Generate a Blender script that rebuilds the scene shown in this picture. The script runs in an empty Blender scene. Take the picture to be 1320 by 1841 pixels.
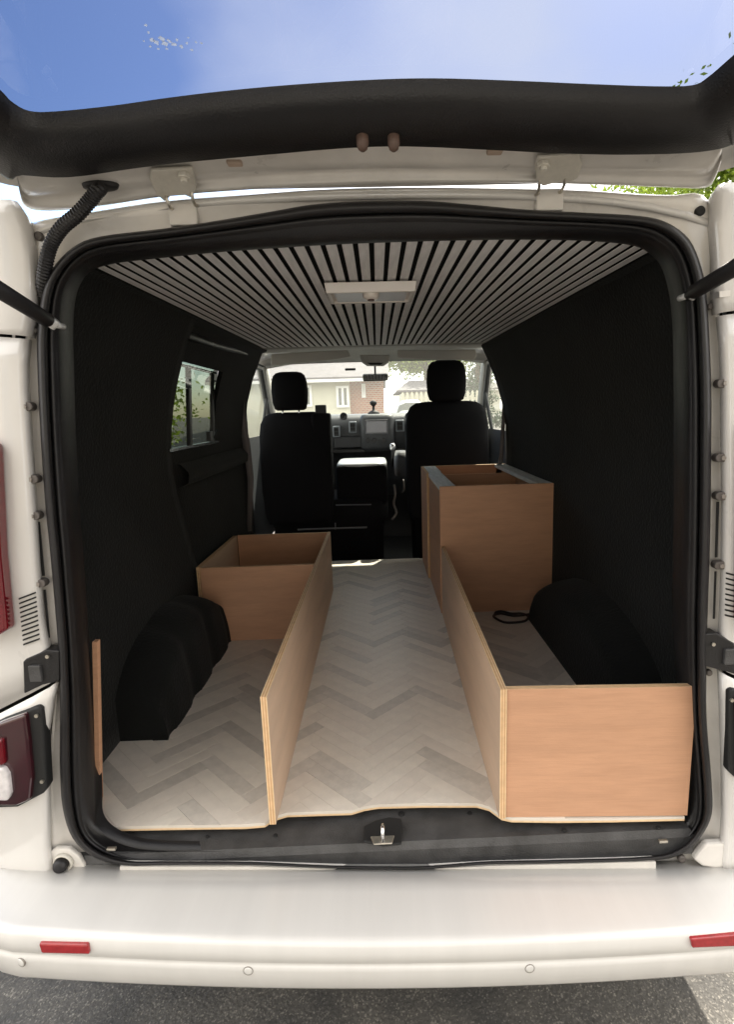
import bpy, bmesh, math, random
from mathutils import Vector, Matrix
random.seed(7)
sc = bpy.context.scene
COL = sc.collection
R = math.radians

# ------------------------------------------------------------------ camera, world, sun, exposure
CF, PITCH, YAW, ROLL = 1000.0, R(10.2), R(1.3), R(1.6)
CX, CY, PW, PH = 706.0, 920.5, 1320.0, 1841.0
CAM = Vector((0, -1.152, 1.52))
fw = Vector((math.sin(YAW)*math.cos(PITCH), math.cos(YAW)*math.cos(PITCH), -math.sin(PITCH)))
rt0 = Vector((math.cos(YAW), -math.sin(YAW), 0)); up0 = rt0.cross(fw)
rt = rt0*math.cos(ROLL) - up0*math.sin(ROLL)
up = up0*math.cos(ROLL) + rt0*math.sin(ROLL)
cd = bpy.data.cameras.new('camera'); cam = bpy.data.objects.new('camera', cd); COL.objects.link(cam)
cam.matrix_world = Matrix(((rt.x, up.x, -fw.x, CAM.x), (rt.y, up.y, -fw.y, CAM.y), (rt.z, up.z, -fw.z, CAM.z), (0, 0, 0, 1)))
cd.sensor_fit = 'VERTICAL'; cd.sensor_height = 24.0; cd.lens = CF/PH*24.0
cd.shift_x = -(CX - PW/2)/PH; cd.shift_y = (CY - PH/2)/PH
cd.clip_start = 0.02; cd.clip_end = 2000
sc.camera = cam

SUN_EL, SUN_AZ = R(48), R(27)          # azimuth measured from +Y (forward) towards +X (right)
w = bpy.data.worlds.new('World'); sc.world = w; w.use_nodes = True
nt = w.node_tree; nt.nodes.clear()
def N(t, x=None, **k):
    n = nt.nodes.new(t)
    for a, b in k.items(): setattr(n, a, b)
    return n
out = N('ShaderNodeOutputWorld'); bg = N('ShaderNodeBackground')
sky = N('ShaderNodeTexSky', sky_type='NISHITA', sun_disc=False, sun_elevation=SUN_EL, sun_rotation=SUN_AZ)
sky.air_density = 1.0; sky.dust_density = 1.0; sky.ozone_density = 1.5
tc = N('ShaderNodeTexCoord'); mp = N('ShaderNodeMapping'); mp.inputs['Scale'].default_value = (1.0, 1.0, 1.6)
mp.inputs['Location'].default_value = (0.9, 0.3, 0.0)
nz = N('ShaderNodeTexNoise'); nz.inputs['Scale'].default_value = 1.15; nz.inputs['Detail'].default_value = 5; nz.inputs['Roughness'].default_value = .5
cr = N('ShaderNodeValToRGB'); cr.color_ramp.elements[0].position = .40; cr.color_ramp.elements[1].position = .62
mx = N('ShaderNodeMixRGB'); mx.inputs['Color2'].default_value = (8.2, 7.95, 7.65, 1)
L = nt.links.new
L(tc.outputs['Generated'], mp.inputs['Vector']); L(mp.outputs['Vector'], nz.inputs['Vector'])
# bright broken cloud nearly everywhere, with one clear stretch ahead to the left
dt_ = N('ShaderNodeVectorMath', operation='DOT_PRODUCT'); dt_.inputs[1].default_value = Vector((-.62, .72, .42)).normalized()
ma_ = N('ShaderNodeMapRange'); ma_.inputs['From Min'].default_value = .66; ma_.inputs['From Max'].default_value = .97; ma_.inputs['To Min'].default_value = .20; ma_.inputs['To Max'].default_value = -.30
ad_ = N('ShaderNodeMath', operation='ADD')
L(tc.outputs['Generated'], dt_.inputs[0]); L(dt_.outputs['Value'], ma_.inputs['Value']); L(ma_.outputs[0], ad_.inputs[0]); L(nz.outputs['Fac'], ad_.inputs[1]); L(ad_.outputs[0], cr.inputs['Fac'])
L(cr.outputs['Color'], mx.inputs['Fac']); L(sky.outputs['Color'], mx.inputs['Color1']); L(mx.outputs['Color'], bg.inputs['Color'])
bg.inputs['Strength'].default_value = 0.12; L(bg.outputs['Background'], out.inputs['Surface'])
sd = bpy.data.lights.new('sun', 'SUN'); sd.energy = 3.2; sd.angle = R(.6); sd.color = (1, .93, .82)
so = bpy.data.objects.new('sun', sd); COL.objects.link(so)
sdir = Vector((math.sin(SUN_AZ)*math.cos(SUN_EL), math.cos(SUN_AZ)*math.cos(SUN_EL), math.sin(SUN_EL)))
so.rotation_euler = sdir.to_track_quat('Z', 'Y').to_euler()
sc.view_settings.view_transform = 'Standard'; sc.view_settings.look = 'None'
sc.view_settings.gamma = 1; sc.view_settings.exposure = 1.74
try: sc.view_settings.use_curve_mapping = False
except Exception: pass
sc.render.engine = 'CYCLES'
sc.cycles.max_bounces = 10; sc.cycles.transparent_max_bounces = 16

# ------------------------------------------------------------------ survey helpers: where a sight line meets a real plane
def on(px, py, ax, v):
    d = fw + rt*((px-CX)/CF) - up*((py-CY)/CF)
    return CAM + d*((v-CAM[ax])/d[ax])
def onY(px, py, y): return on(px, py, 1, y)
def onX(px, py, x): return on(px, py, 0, x)
def onZ(px, py, z): return on(px, py, 2, z)
def onP(px, py, p0, n):
    d = fw + rt*((px-CX)/CF) - up*((py-CY)/CF)
    return CAM + d*((Vector(p0)-CAM).dot(n)/d.dot(n))

# ------------------------------------------------------------------ materials
MC = {}
def mat(name, base, rough=.6, metal=0, coat=0, var=0, vscale=6, vstretch=(1, 1, 1), bump=0, bscale=200, spec=.5, sheen=0, trans=0, emis=None, rv=0, dark=None):
    if name in MC: return MC[name]
    m = bpy.data.materials.new(name); m.use_nodes = True; t = m.node_tree; b = t.nodes['Principled BSDF']
    b.inputs['Base Color'].default_value = (*base, 1); b.inputs['Roughness'].default_value = rough
    b.inputs['Metallic'].default_value = metal; b.inputs['Coat Weight'].default_value = coat; b.inputs['Coat Roughness'].default_value = .08
    b.inputs['Specular IOR Level'].default_value = spec; b.inputs['Sheen Weight'].default_value = sheen
    b.inputs['Transmission Weight'].default_value = trans
    if emis: b.inputs['Emission Color'].default_value = (*emis[0], 1); b.inputs['Emission Strength'].default_value = emis[1]
    if var or rv or bump:
        tcn = t.nodes.new('ShaderNodeTexCoord'); mpn = t.nodes.new('ShaderNodeMapping'); mpn.inputs['Scale'].default_value = vstretch
        t.links.new(tcn.outputs['Object'], mpn.inputs['Vector'])
    if var or rv:
        n = t.nodes.new('ShaderNodeTexNoise'); n.inputs['Scale'].default_value = vscale; n.inputs['Detail'].default_value = 6; n.inputs['Roughness'].default_value = .6
        t.links.new(mpn.outputs['Vector'], n.inputs['Vector'])
    if var:
        r = t.nodes.new('ShaderNodeValToRGB'); d = dark or tuple(c*(1-var) for c in base)
        r.color_ramp.elements[0].position = .3; r.color_ramp.elements[0].color = (*d, 1)
        r.color_ramp.elements[1].position = .7; r.color_ramp.elements[1].color = (*[min(1, c*(1+var*.35)) for c in base], 1)
        t.links.new(n.outputs['Fac'], r.inputs['Fac']); t.links.new(r.outputs['Color'], b.inputs['Base Color'])
    if rv:
        q = t.nodes.new('ShaderNodeMapRange'); q.inputs['To Min'].default_value = max(.02, rough-rv); q.inputs['To Max'].default_value = rough+rv
        t.links.new(n.outputs['Fac'], q.inputs['Value']); t.links.new(q.outputs['Result'], b.inputs['Roughness'])
    if bump:
        n2 = t.nodes.new('ShaderNodeTexNoise'); n2.inputs['Scale'].default_value = bscale; n2.inputs['Detail'].default_value = 3
        t.links.new(mpn.outputs['Vector'], n2.inputs['Vector'])
        bp = t.nodes.new('ShaderNodeBump'); bp.inputs['Strength'].default_value = bump; bp.inputs['Distance'].default_value = .004
        t.links.new(n2.outputs['Fac'], bp.inputs['Height']); t.links.new(bp.outputs['Normal'], b.inputs['Normal'])
    MC[name] = m; return m
def glass(name, tint=(.9, .95, .92), refl=.08, rough=.0, film=0):
    m = bpy.data.materials.new(name); m.use_nodes = True; t = m.node_tree; t.nodes.clear()
    o = t.nodes.new('ShaderNodeOutputMaterial'); a = t.nodes.new('ShaderNodeBsdfTransparent'); g = t.nodes.new('ShaderNodeBsdfGlossy')
    f = t.nodes.new('ShaderNodeLayerWeight'); pw = t.nodes.new('ShaderNodeMath'); pw.operation = 'POWER'; pw.inputs[1].default_value = 5
    mt = t.nodes.new('ShaderNodeMath'); mt.operation = 'MULTIPLY_ADD'; mt.inputs[1].default_value = .85; mt.inputs[2].default_value = refl; mt.use_clamp = True
    t.links.new(f.outputs['Facing'], pw.inputs[0])
    s = t.nodes.new('ShaderNodeMixShader'); a.inputs['Color'].default_value = (*tint, 1); g.inputs['Roughness'].default_value = rough
    t.links.new(pw.outputs[0], mt.inputs[0]); t.links.new(mt.outputs[0], s.inputs['Fac']); t.links.new(a.outputs[0], s.inputs[1]); t.links.new(g.outputs[0], s.inputs[2])
    if film:
        tl = t.nodes.new('ShaderNodeBsdfTranslucent'); tl.inputs['Color'].default_value = (.9, .88, .78, 1); s2_ = t.nodes.new('ShaderNodeMixShader'); s2_.inputs['Fac'].default_value = film
        t.links.new(s.outputs[0], s2_.inputs[1]); t.links.new(tl.outputs[0], s2_.inputs[2]); t.links.new(s2_.outputs[0], o.inputs['Surface'])
    else: t.links.new(s.outputs[0], o.inputs['Surface'])
    return m
WHITE = mat('white_paint', (.68, .66, .63), .28, coat=1, var=.10, vscale=3.5, rv=.1, vstretch=(1, 1, .35))
WHITE_IN = mat('white_inner_paint', (.72, .69, .645), .30, coat=.8, var=.14, vscale=9, rv=.1, bump=.06, bscale=30)
WHITE_BUMP = mat('white_bumper_plastic', (.69, .675, .645), .32, coat=.5, var=.045, vscale=1.6, rv=.10, vstretch=(11, 1.0, 2))
RUBBER = mat('black_rubber', (.0105, .0095, .0105), .48, var=.3, vscale=14, rv=.12, bump=.15, bscale=120)
TRIM = mat('black_trim_plastic', (.0105, .010, .011), .42, var=.4, vscale=9, rv=.1, bump=.25, bscale=350)
GUNK = mat('sill_plastic', (.065, .064, .064), .5, var=.45, vscale=16, rv=.12, bump=.35, bscale=260)
CARPET = mat('black_lining_carpet', (.0095, .0105, .010), .95, spec=.2, var=.45, vscale=3.5, bump=.9, bscale=110, sheen=.05)
FELT = mat('black_felt', (.008, .008, .008), 1, spec=.1)
SLATW = mat('pale_slat_wood', (.89, .875, .87), .6, var=.14, vscale=20, vstretch=(6, .6, 6))
PLY = mat('plywood_face', (.60, .335, .20), .55, var=.14, vscale=3.2, vstretch=(1.2, 1.2, 7), bump=.12, bscale=90, rv=.06)
PLYP = mat('plywood_pale_face', (.65, .475, .345), .55, var=.12, vscale=3, vstretch=(5, .8, 5), bump=.1, bscale=90)
for q_ in (PLY, PLYP):
    t_ = q_.node_tree; b_ = t_.nodes['Principled BSDF']; src = b_.inputs['Base Color'].links[0].from_socket
    mp_ = t_.nodes.new('ShaderNodeMapping'); mp_.inputs['Scale'].default_value = (3, 3, 60) if q_ is PLY else (60, 3, 60); tc_ = [n for n in t_.nodes if n.type == 'TEX_COORD'][0]
    n_ = t_.nodes.new('ShaderNodeTexNoise'); n_.inputs['Scale'].default_value = 4; n_.inputs['Detail'].default_value = 4; n_.inputs['Distortion'].default_value = .6
    r_ = t_.nodes.new('ShaderNodeValToRGB'); r_.color_ramp.elements[0].position = .35; r_.color_ramp.elements[0].color = (.84, .80, .76, 1); r_.color_ramp.elements[1].position = .55; r_.color_ramp.elements[1].color = (1, 1, 1, 1)
    vo_ = t_.nodes.new('ShaderNodeTexVoronoi'); vo_.inputs['Scale'].default_value = 4.5; rk = t_.nodes.new('ShaderNodeValToRGB'); rk.color_ramp.elements[0].position = .015; rk.color_ramp.elements[0].color = (.45, .33, .25, 1); rk.color_ramp.elements[1].position = .05; rk.color_ramp.elements[1].color = (1, 1, 1, 1)
    m1 = t_.nodes.new('ShaderNodeMixRGB'); m1.blend_type = 'MULTIPLY'; m1.inputs['Fac'].default_value = .32; m2 = t_.nodes.new('ShaderNodeMixRGB'); m2.blend_type = 'MULTIPLY'; m2.inputs['Fac'].default_value = .8
    t_.links.new(tc_.outputs['Object'], mp_.inputs['Vector']); t_.links.new(mp_.outputs['Vector'], n_.inputs['Vector']); t_.links.new(n_.outputs['Fac'], r_.inputs['Fac']); t_.links.new(tc_.outputs['Object'], vo_.inputs['Vector']); t_.links.new(vo_.outputs['Distance'], rk.inputs['Fac'])
    t_.links.new(src, m1.inputs['Color1']); t_.links.new(r_.outputs['Color'], m1.inputs['Color2']); t_.links.new(m1.outputs['Color'], m2.inputs['Color1']); t_.links.new(rk.outputs['Color'], m2.inputs['Color2']); t_.links.new(m2.outputs['Color'], b_.inputs['Base Color'])
PLYE = mat('plywood_edge_light', (.80, .58, .34), .7, var=.15, vscale=60)
PLYD = mat('plywood_edge_dark', (.60, .34, .17), .7, var=.15, vscale=60)
BATTEN = mat('whitewashed_batten', (.88, .89, .88), .7, var=.2, vscale=12, vstretch=(8, 1, 8))
VINL = [mat('vinyl_light_%d' % i, c, .42, var=.10, vscale=22, vstretch=(1, 1, 1), bump=.1, bscale=160, rv=.08) for i, c in enumerate([(.80, .735, .64), (.775, .71, .615), (.79, .725, .63), (.76, .69, .60)])]
VIND = [mat('vinyl_grey_%d' % i, c, .42, var=.16, vscale=30, bump=.1, bscale=160, rv=.08) for i, c in enumerate([(.61, .56, .49), (.67, .615, .54)])]
VINB = mat('vinyl_joint', (.72, .66, .58), .5)
SEAT = mat('dark_seat_fabric', (.006, .006, .0075), .85, spec=.2, bump=.5, bscale=500)
SEATS = mat('seat_side_fabric', (.05, .055, .065), .7, bump=.4, bscale=400, sheen=.3)
CABG = mat('cab_grey_trim', (.42, .41, .38), .7, var=.08, vscale=8)
DASH = mat('dash_charcoal', (.05, .053, .058), .45, var=.15, vscale=20, bump=.3, bscale=500)
SCREEN = mat('screen_glass', (.03, .035, .04), .15, coat=.5)
CHROME = mat('chrome', (.8, .8, .8), .18, metal=1)
STEEL = mat('zinc_steel', (.62, .58, .5), .38, metal=.9, var=.25, vscale=60)
REDL = mat('red_lens', (.14, .001, .007), .12, coat=1, var=.2, vscale=40, bump=.15, bscale=120)
REDD = mat('dark_red_lens', (.035, .002, .007), .14, coat=1, var=.3, vscale=25)
REFL = mat('red_reflector', (.36, .02, .025), .25, coat=.6, var=.25, vscale=90)
CLEARL = mat('clear_lens', (.75, .72, .72), .15, coat=1, var=.3, vscale=40)
GREYR = mat('grey_rubber_stop', (.13, .115, .105), .5, var=.3, vscale=60)
BLACK = mat('matt_black', (.012, .012, .012), .7)
SEALW = mat('body_sealant', (.62, .59, .52), .5, var=.1, vscale=80)
TYRE = mat('tyre', (.02, .02, .02), .8)
HGLASS = glass('tinted_tailgate_glass', (.195, .225, .31), .06)
WGLASS = glass('windscreen_glass', (.92, .96, .90), .03, film=.06)
SGLASS = glass('side_glass', (.16, .18, .15), .06)

# ------------------------------------------------------------------ mesh helpers
def tagp(o, label=None, cat=None, group=None, kind=None):
    if label: o['label'] = label
    if cat: o['category'] = cat
    if group: o['group'] = group
    if kind: o['kind'] = kind
    return o
def root(name, loc, label, cat, group=None):
    o = bpy.data.objects.new(name, None); COL.objects.link(o); o.location = loc; o.empty_display_size = .1
    return tagp(o, label, cat, group)
def wloc(o):
    v = Vector(o.location)
    return v + (wloc(o.parent) + o_inv(o) if o.parent else Vector())
def o_inv(o): return o.matrix_parent_inverse.translation
def link(o, parent=None):
    COL.objects.link(o)
    if parent is not None:
        o.parent = parent; o.matrix_parent_inverse = Matrix.Translation(-wloc(parent))
    return o
def obj(name, V, F, m, parent=None, smooth=False, mi=None, origin=None):
    me = bpy.data.meshes.new(name)
    og = Vector(origin) if origin is not None else (sum((Vector(v) for v in V), Vector())/max(1, len(V)))
    me.from_pydata([Vector(v)-og for v in V], [], F)
    ms = m if isinstance(m, (list, tuple)) else [m]
    for q in ms: me.materials.append(q)
    if mi: me.polygons.foreach_set('material_index', mi)
    if smooth: me.polygons.foreach_set('use_smooth', [True]*len(me.polygons))
    bm = bmesh.new(); bm.from_mesh(me); bmesh.ops.recalc_face_normals(bm, faces=bm.faces); bm.to_mesh(me); bm.free()
    me.update()
    o = bpy.data.objects.new(name, me); o.location = og
    return link(o, parent)
class G:
    """collects geometry for one mesh object"""
    def __init__(s): s.V = []; s.F = []; s.M = []
    def add(s, V, F, mi=0):
        b = len(s.V); s.V += [Vector(v) for v in V]; s.F += [tuple(i+b for i in f) for f in F]; s.M += [mi]*len(F); return s
    def box(s, x0, x1, y0, y1, z0, z1, mi=0):
        V = [(x, y, z) for x in (x0, x1) for y in (y0, y1) for z in (z0, z1)]
        return s.add(V, [(0, 1, 3, 2), (4, 6, 7, 5), (0, 4, 5, 1), (2, 3, 7, 6), (0, 2, 6, 4), (1, 5, 7, 3)], mi)
    def obox(s, c, u, v, n, mi=0):            # half axes
        c, u, v, n = map(Vector, (c, u, v, n))
        V = [c+a*u+b*v+d*n for a in (-1, 1) for b in (-1, 1) for d in (-1, 1)]
        return s.add(V, [(0, 1, 3, 2), (4, 6, 7, 5), (0, 4, 5, 1), (2, 3, 7, 6), (0, 2, 6, 4), (1, 5, 7, 3)], mi)
    def loft(s, loops, closed=True, caps=(False, False), mi=0, wrap=False):
        n = len(loops[0]); V = [p for l in loops for p in l]; F = []
        m = len(loops); mm = m if wrap else m-1
        for i in range(mm):
            for j in range(n if closed else n-1):
                k = (j+1) % n; i2 = (i+1) % m
                F.append((i*n+j, i*n+k, i2*n+k, i2*n+j))
        if caps[0]: F.append(tuple(range(n-1, -1, -1)))
        if caps[1]: F.append(tuple((m-1)*n+j for j in range(n)))
        return s.add(V, F, mi)
    def tube(s, P, r, seg=10, mi=0, caps=True, radii=None):
        P = [Vector(p) for p in P]; loops = []
        prev = None
        for i, p in enumerate(P):
            t = (P[min(i+1, len(P)-1)] - P[max(i-1, 0)]).normalized()
            a = prev if prev is not None else (Vector((0, 0, 1)) if abs(t.z) < .9 else Vector((1, 0, 0)))
            u = (a - t*a.dot(t)).normalized(); v = t.cross(u); prev = u
            rr = radii[i] if radii else r
            loops.append([p + (u*math.cos(2*math.pi*k/seg) + v*math.sin(2*math.pi*k/seg))*rr for k in range(seg)])
        return s.loft(loops, True, (caps, caps), mi)
    def prism(s, P, off, mi=0):               # polygon extruded by a vector
        P = [Vector(p) for p in P]; off = Vector(off); n = len(P)
        F = [tuple(range(n)), tuple(range(2*n-1, n-1, -1))] + [(i, (i+1) % n, n+(i+1) % n, n+i) for i in range(n)]
        return s.add(P + [p+off for p in P], F, mi)
    def out(s, name, m, parent=None, smooth=False, bevel=0, seg=2, sub=0, origin=None, auto=None):
        o = obj(name, s.V, s.F, m, parent, smooth, s.M if isinstance(m, (list, tuple)) else None, origin)
        if bevel:
            b = o.modifiers.new('bevel', 'BEVEL'); b.width = bevel; b.segments = seg; b.limit_method = 'ANGLE'; b.angle_limit = R(40)
            b.harden_normals = False
        if sub:
            q = o.modifiers.new('sub', 'SUBSURF'); q.levels = sub; q.render_levels = sub
        return o
def crom(P, n=4, closed=True):
    P = [Vector(p) for p in P]; out = []; m = len(P)
    rng = range(m if closed else m-1)
    for i in rng:
        a, b, c, d = [P[(i+k) % m] if closed else P[min(max(i+k, 0), m-1)] for k in (-1, 0, 1, 2)]
        for k in range(n):
            t = k/n
            out.append(.5*((2*b) + (c-a)*t + (2*a-5*b+4*c-d)*t*t + (3*b-a-3*c+d)*t*t*t))
    if not closed: out.append(P[-1])
    return out
def selipse(cx, cy, z, hw, hd, e=3.0, n=28, rot=0):
    L_ = []
    for k in range(n):
        t = 2*math.pi*k/n; c, s_ = math.cos(t), math.sin(t)
        L_.append(Vector((cx + hw*math.copysign(abs(c)**(2/e), c), cy + hd*math.copysign(abs(s_)**(2/e), s_), z)))
    return L_
def cushion(name, secs, m, parent, e=3.2, n=28):
    """secs: (z, cx, cy, half width, half depth)"""
    g = G(); loops = [selipse(cx, cy, z, hw, hd, e, n) for z, cx, cy, hw, hd in secs]
    g.loft(loops, True, (True, True)); return g.out(name, m, parent, True)
def ngon(c, u, v, r, n=20): return [Vector(c) + Vector(u)*r*math.cos(2*math.pi*k/n) + Vector(v)*r*math.sin(2*math.pi*k/n) for k in range(n)]

FZ = .58                    # load floor height
VAN = root('panel_van', (0, 1.3, 0), 'white panel van seen into its open rear, tailgate raised, black lined load bay', 'van')

# ================================================================== REAR FRAME
# pairs of survey marks round the rear aperture: outer edge of the rubber seal, inner edge of the black jamb, depth of the inner edge
RING = [((107,1250),(166,1250),.13),((105,1200),(163,1200),.13),((103,1150),(160,1150),.13),((90,1000),(150,1000),.13),((80,900),(143,900),.13),((72,780),(136,780),.13),((67,680),(133,680),.13),((66,600),(131,600),.13),
((74,530),(134,545),.13),((92,485),(143,513),.13),((130,445),(163,488),.12),((180,425),(205,474),.10),((300,410),(300,463),.07),((400,395),(400,453),.05),((500,378),(500,446),.04),((560,368),(560,442),.03),((640,362),(640,438),.03),
((760,361),(760,434),.03),((850,368),(850,432),.03),((950,377),(950,431),.04),((1050,382),(1050,433),.06),((1150,388),(1130,440),.09),((1200,400),(1165,453),.11),((1240,430),(1188,477),.13),((1262,480),(1201,515),.13),
((1271,530),(1208,560),.13),((1276,600),(1211,620),.13),((1280,700),(1212,720),.13),((1280,800),(1212,800),.13),((1279,900),(1212,900),.13),((1277,1000),(1211,1000),.13),((1273,1120),(1210,1120),.13),((1271,1220),(1216,1200),.12),((1272,1300),(1222,1300),.10),((1280,1400),(1229,1400),.07),
((1281,1462),(1229,1466),.02),((1263,1502),(1216,1492),-.02),((1235,1530),(1190,1511),-.025),((1180,1547),(1140,1521),-.03),((1000,1553),(1000,1527),-.03),((880,1555),(880,1531),-.03),((800,1561),(800,1537),-.03),((740,1564),(740,1540),-.03),
((600,1562),(600,1540),-.03),((450,1556),(450,1532),-.03),((300,1556),(300,1529),-.03),((225,1557),(240,1523),-.03),((168,1541),(196,1505),-.02),((130,1507),(174,1478),.0),((112,1452),(173,1435),.06),((107,1380),(171,1380),.11),((107,1310),(169,1310),.13)]
OUTR = crom([(a[0], a[1], 0) for a, b, c in RING], 4); INR = crom([(b[0], b[1], c) for a, b, c in RING], 4)
def ring_pt(i, s, y=None):
    a, b = OUTR[i], INR[i]; q = a.lerp(b, s)
    return onY(q.x, q.y, y)
g = G()
prof = [(0, -.022), (.0, -.04), (.04, -.055), (.13, -.062), (.22, -.058), (.28, -.045), (.30, -.028)]
g.loft([[ring_pt(i, s, y) for i in range(len(OUTR))] for s, y in prof])
g.out('door_seal', RUBBER, VAN, True)
g = G()
def jy(i, t): return -.03 + (INR[i].z + .03)*t
pr2 = [(.29, None, -.026), (.36, None, -.036), (.44, None, -.034), (.50, None, -.022), (.54, 0, 0), (.62, .05, 0), (.8, .25, 0), (.93, .7, 0), (1.0, 1.0, 0)]
loops = []
for s, t, y in pr2:
    loops.append([ring_pt(i, s, y if t is None else -.02 + (INR[i].z+.02)*t) for i in range(len(OUTR))])
# turn the jamb back outwards behind its inner edge so that it has real thickness
lp = loops[-1]; loops.append([Vector((p.x*(1.16 if p.z > .75 else 1.0), p.y+.03, p.z + (.06 if p.z > 1.7 else 0))) for p in lp])
g.loft(loops); g.out('rear_jamb_trim', TRIM, VAN, True)

# white painted aperture flange, header and D pillars
WRING = {}
wo = [(100,1235),(88,1195),(72,1150),(66,1040),(60,940),(55,860),(49,800),(43,720),(40,650),(44,612),(56,575),(56,520),(55,465),(50,425),(60,402),(180,380),(300,362),(450,350),(540,343),(600,340),(660,338),
(760,337),(850,338),(950,340),(1050,343),(1150,350),(1210,352),(1262,352),(1290,400),(1294,450),(1294,500),(1294,560),(1301,620),(1305,700),(1304,800),(1305,900),(1306,1000),(1304,1120),(1300,1210),(1302,1300),(1304,1400),
(1304,1470),(1303,1530),(1292,1590),(1190,1596),(1000,1598),(880,1600),(800,1600),(740,1600),(600,1600),(450,1602),(300,1604),(225,1606),(150,1608),(98,1606),(88,1500),(86,1400),(92,1310)]
# resample against the seal by angle round the aperture centre
def ang(p): return math.atan2(p[1]-960, p[0]-680)
wos = crom([(x, y, 0) for x, y in wo], 6)
def match(p):
    a = ang(p); best = None
    n = len(wos)
    for i in range(n):
        q, r_ = wos[i], wos[(i+1) % n]
        d1 = math.atan2(math.sin(ang(q)-a), math.cos(ang(q)-a)); d2 = math.atan2(math.sin(ang(r_)-a), math.cos(ang(r_)-a))
        if abs(d1) < 1 and abs(d2) < 1 and (d1 <= 0 <= d2 or d2 <= 0 <= d1):
            t = d1/(d1-d2) if abs(d1-d2) > 1e-9 else 0
            return q.lerp(r_, t)
    return min(wos, key=lambda q: abs(math.atan2(math.sin(ang(q)-a), math.cos(ang(q)-a))))
MO = [match(p) for p in OUTR]
g = G(); lo = []
for s, y in ((-.25, -.012), (.0, -.016), (.25, -.018), (.55, -.026), (.8, -.03), (.95, -.028), (1.0, -.02), (1.04, .01)):
    lo.append([onY(*(OUTR[i].lerp(MO[i], s)).xy, y) for i in range(len(OUTR))])
g.loft(lo); g.out('rear_body_frame', WHITE_IN, VAN, True)

# outer quarter panels, in three pressings with real gaps between them
def side_x(z): return .965 - max(0, z-1.25)**2*.28
def quarter(sgn, rows, name='quarter_panel', ydep=-.055, label=None):
    """rows: (px, py) of the inboard edge, slope of the row outboard"""
    g = G(); loops = []
    for px, py, sl in rows:
        b = onY(px, py, ydep+.03); e = onY(px, py, ydep)
        X = abs(e.x); z = e.z; sx = side_x(z)
        sec = [(abs(b.x)-.004, ydep+.055, 0), (X, ydep+.012, 0), (X+.004, ydep+.003, 0), (X+.012, ydep, 0), (X+.05, ydep+.001, 0), (X+.10, ydep+.006, 0)]
        for k in range(1, 9):
            t = k/8*math.pi/2
            sec.append((X+.10 + (sx-X-.10)*math.sin(t), ydep+.006 + .20*(1-math.cos(t)), 0))
        sec += [(sx+.003, .8, 0), (sx+.003, .9, 0)] + ([(sx+.003, 1.6, 0), (sx, 2.3, 0)] if sgn > 0 else [])
        loops.append([Vector((sgn*x, y, z + sl*(x-X))) for x, y, _ in sec])
    g.loft(loops, closed=False)
    o = g.out(name, WHITE, VAN, True)
    s = o.modifiers.new('solid', 'SOLIDIFY'); s.thickness = .004; s.offset = -1
    return o
LU = [(20,360,0),(36,385,0),(46,410,0),(52,450,0),(54,500,0),(54,560,0),(48,590,0),(46,604,.1)]
LM = [(45,609,.1),(41,650,0),(42,700,0),(48,790,0),(53,860,0),(59,940,0),(64,1020,0),(71,1110,-.1),(84,1180,-.35),(98,1224,-.5)]
LL = [(99,1231,-.5),(92,1260,-.4),(82,1320,-.2),(82,1400,-.1),(84,1480,0),(84,1530,0),(92,1568,0),(98,1584,0)]
RU = [(1302,330,0),(1290,350,0),(1288,400,0),(1292,450,0),(1294,500,0),(1295,540,0),(1297,562,.1)]
RM = [(1298,567,.1),(1303,620,0),(1306,700,0),(1306,800,0),(1307,900,0),(1306,1000,0),(1303,1100,-.1),(1300,1160,-.3),(1299,1204,-.5)]
RL = [(1299,1211,-.5),(1301,1260,-.3),(1303,1320,-.1),(1305,1400,0),(1305,1480,0),(1303,1520,0),(1300,1550,0),(1300,1566,0)]
quarter(-1, LU, 'roof_corner_panel'); quarter(-1, LM); quarter(-1, LL, 'lower_quarter_panel')
quarter(1, RU, 'roof_corner_panel'); quarter(1, RM); quarter(1, RL, 'lower_quarter_panel')
for s in (-1, 1):       # dark body cavity behind the pressings
    g = G(); g.box(s*.74, s*.93, .03, .05, .5, 1.9); g.box(s*.925, s*.93, .05, 2.2 if s > 0 else .9, .5, 1.85); g.out('body_cavity_panel', BLACK, VAN)
g = G(); Ys_ = [.905, 1.15, 2.15, 2.36]; Zs_ = [.36, .9, 1.2, 1.30, 1.6, 1.86, 1.96]     # outer skin of the sliding door with its window opening
for i in range(3):
    for j in range(6):
        if i == 1 and 3 <= j <= 4: continue
        g.add([(-side_x(z)-.002, y, z) for y, z in ((Ys_[i], Zs_[j]), (Ys_[i+1], Zs_[j]), (Ys_[i+1], Zs_[j+1]), (Ys_[i], Zs_[j+1]))], [(0, 1, 2, 3)])
g.out('sliding_door_skin', WHITE, VAN)

# roof skin
g = G(); loops = []
top = on(680, 336, 1, -.03).z
for y, dz in ((-.032, -.004), (-.02, .0), (.05, .012), (.4, .03), (1.2, .06), (2.0, .10), (2.4, .12), (2.84, .115)):
    row = []
    for k in range(25):
        x = -1 + 2*k/24
        z = top - .004 + dz + .03*(1-x*x) - .03 - ((.10 if y < 1 else .07)*abs(x)**6) - (.02*x*x if y < .1 else .02*x*x)
        row.append(Vector((x*(.86 if y > 0 else .80), y, z)))
    loops.append(row)
g.loft(loops, closed=False); o = g.out('roof', WHITE, VAN, True); s_ = o.modifiers.new('s', 'SOLIDIFY'); s_.thickness = .012; s_.offset = -1

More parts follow.
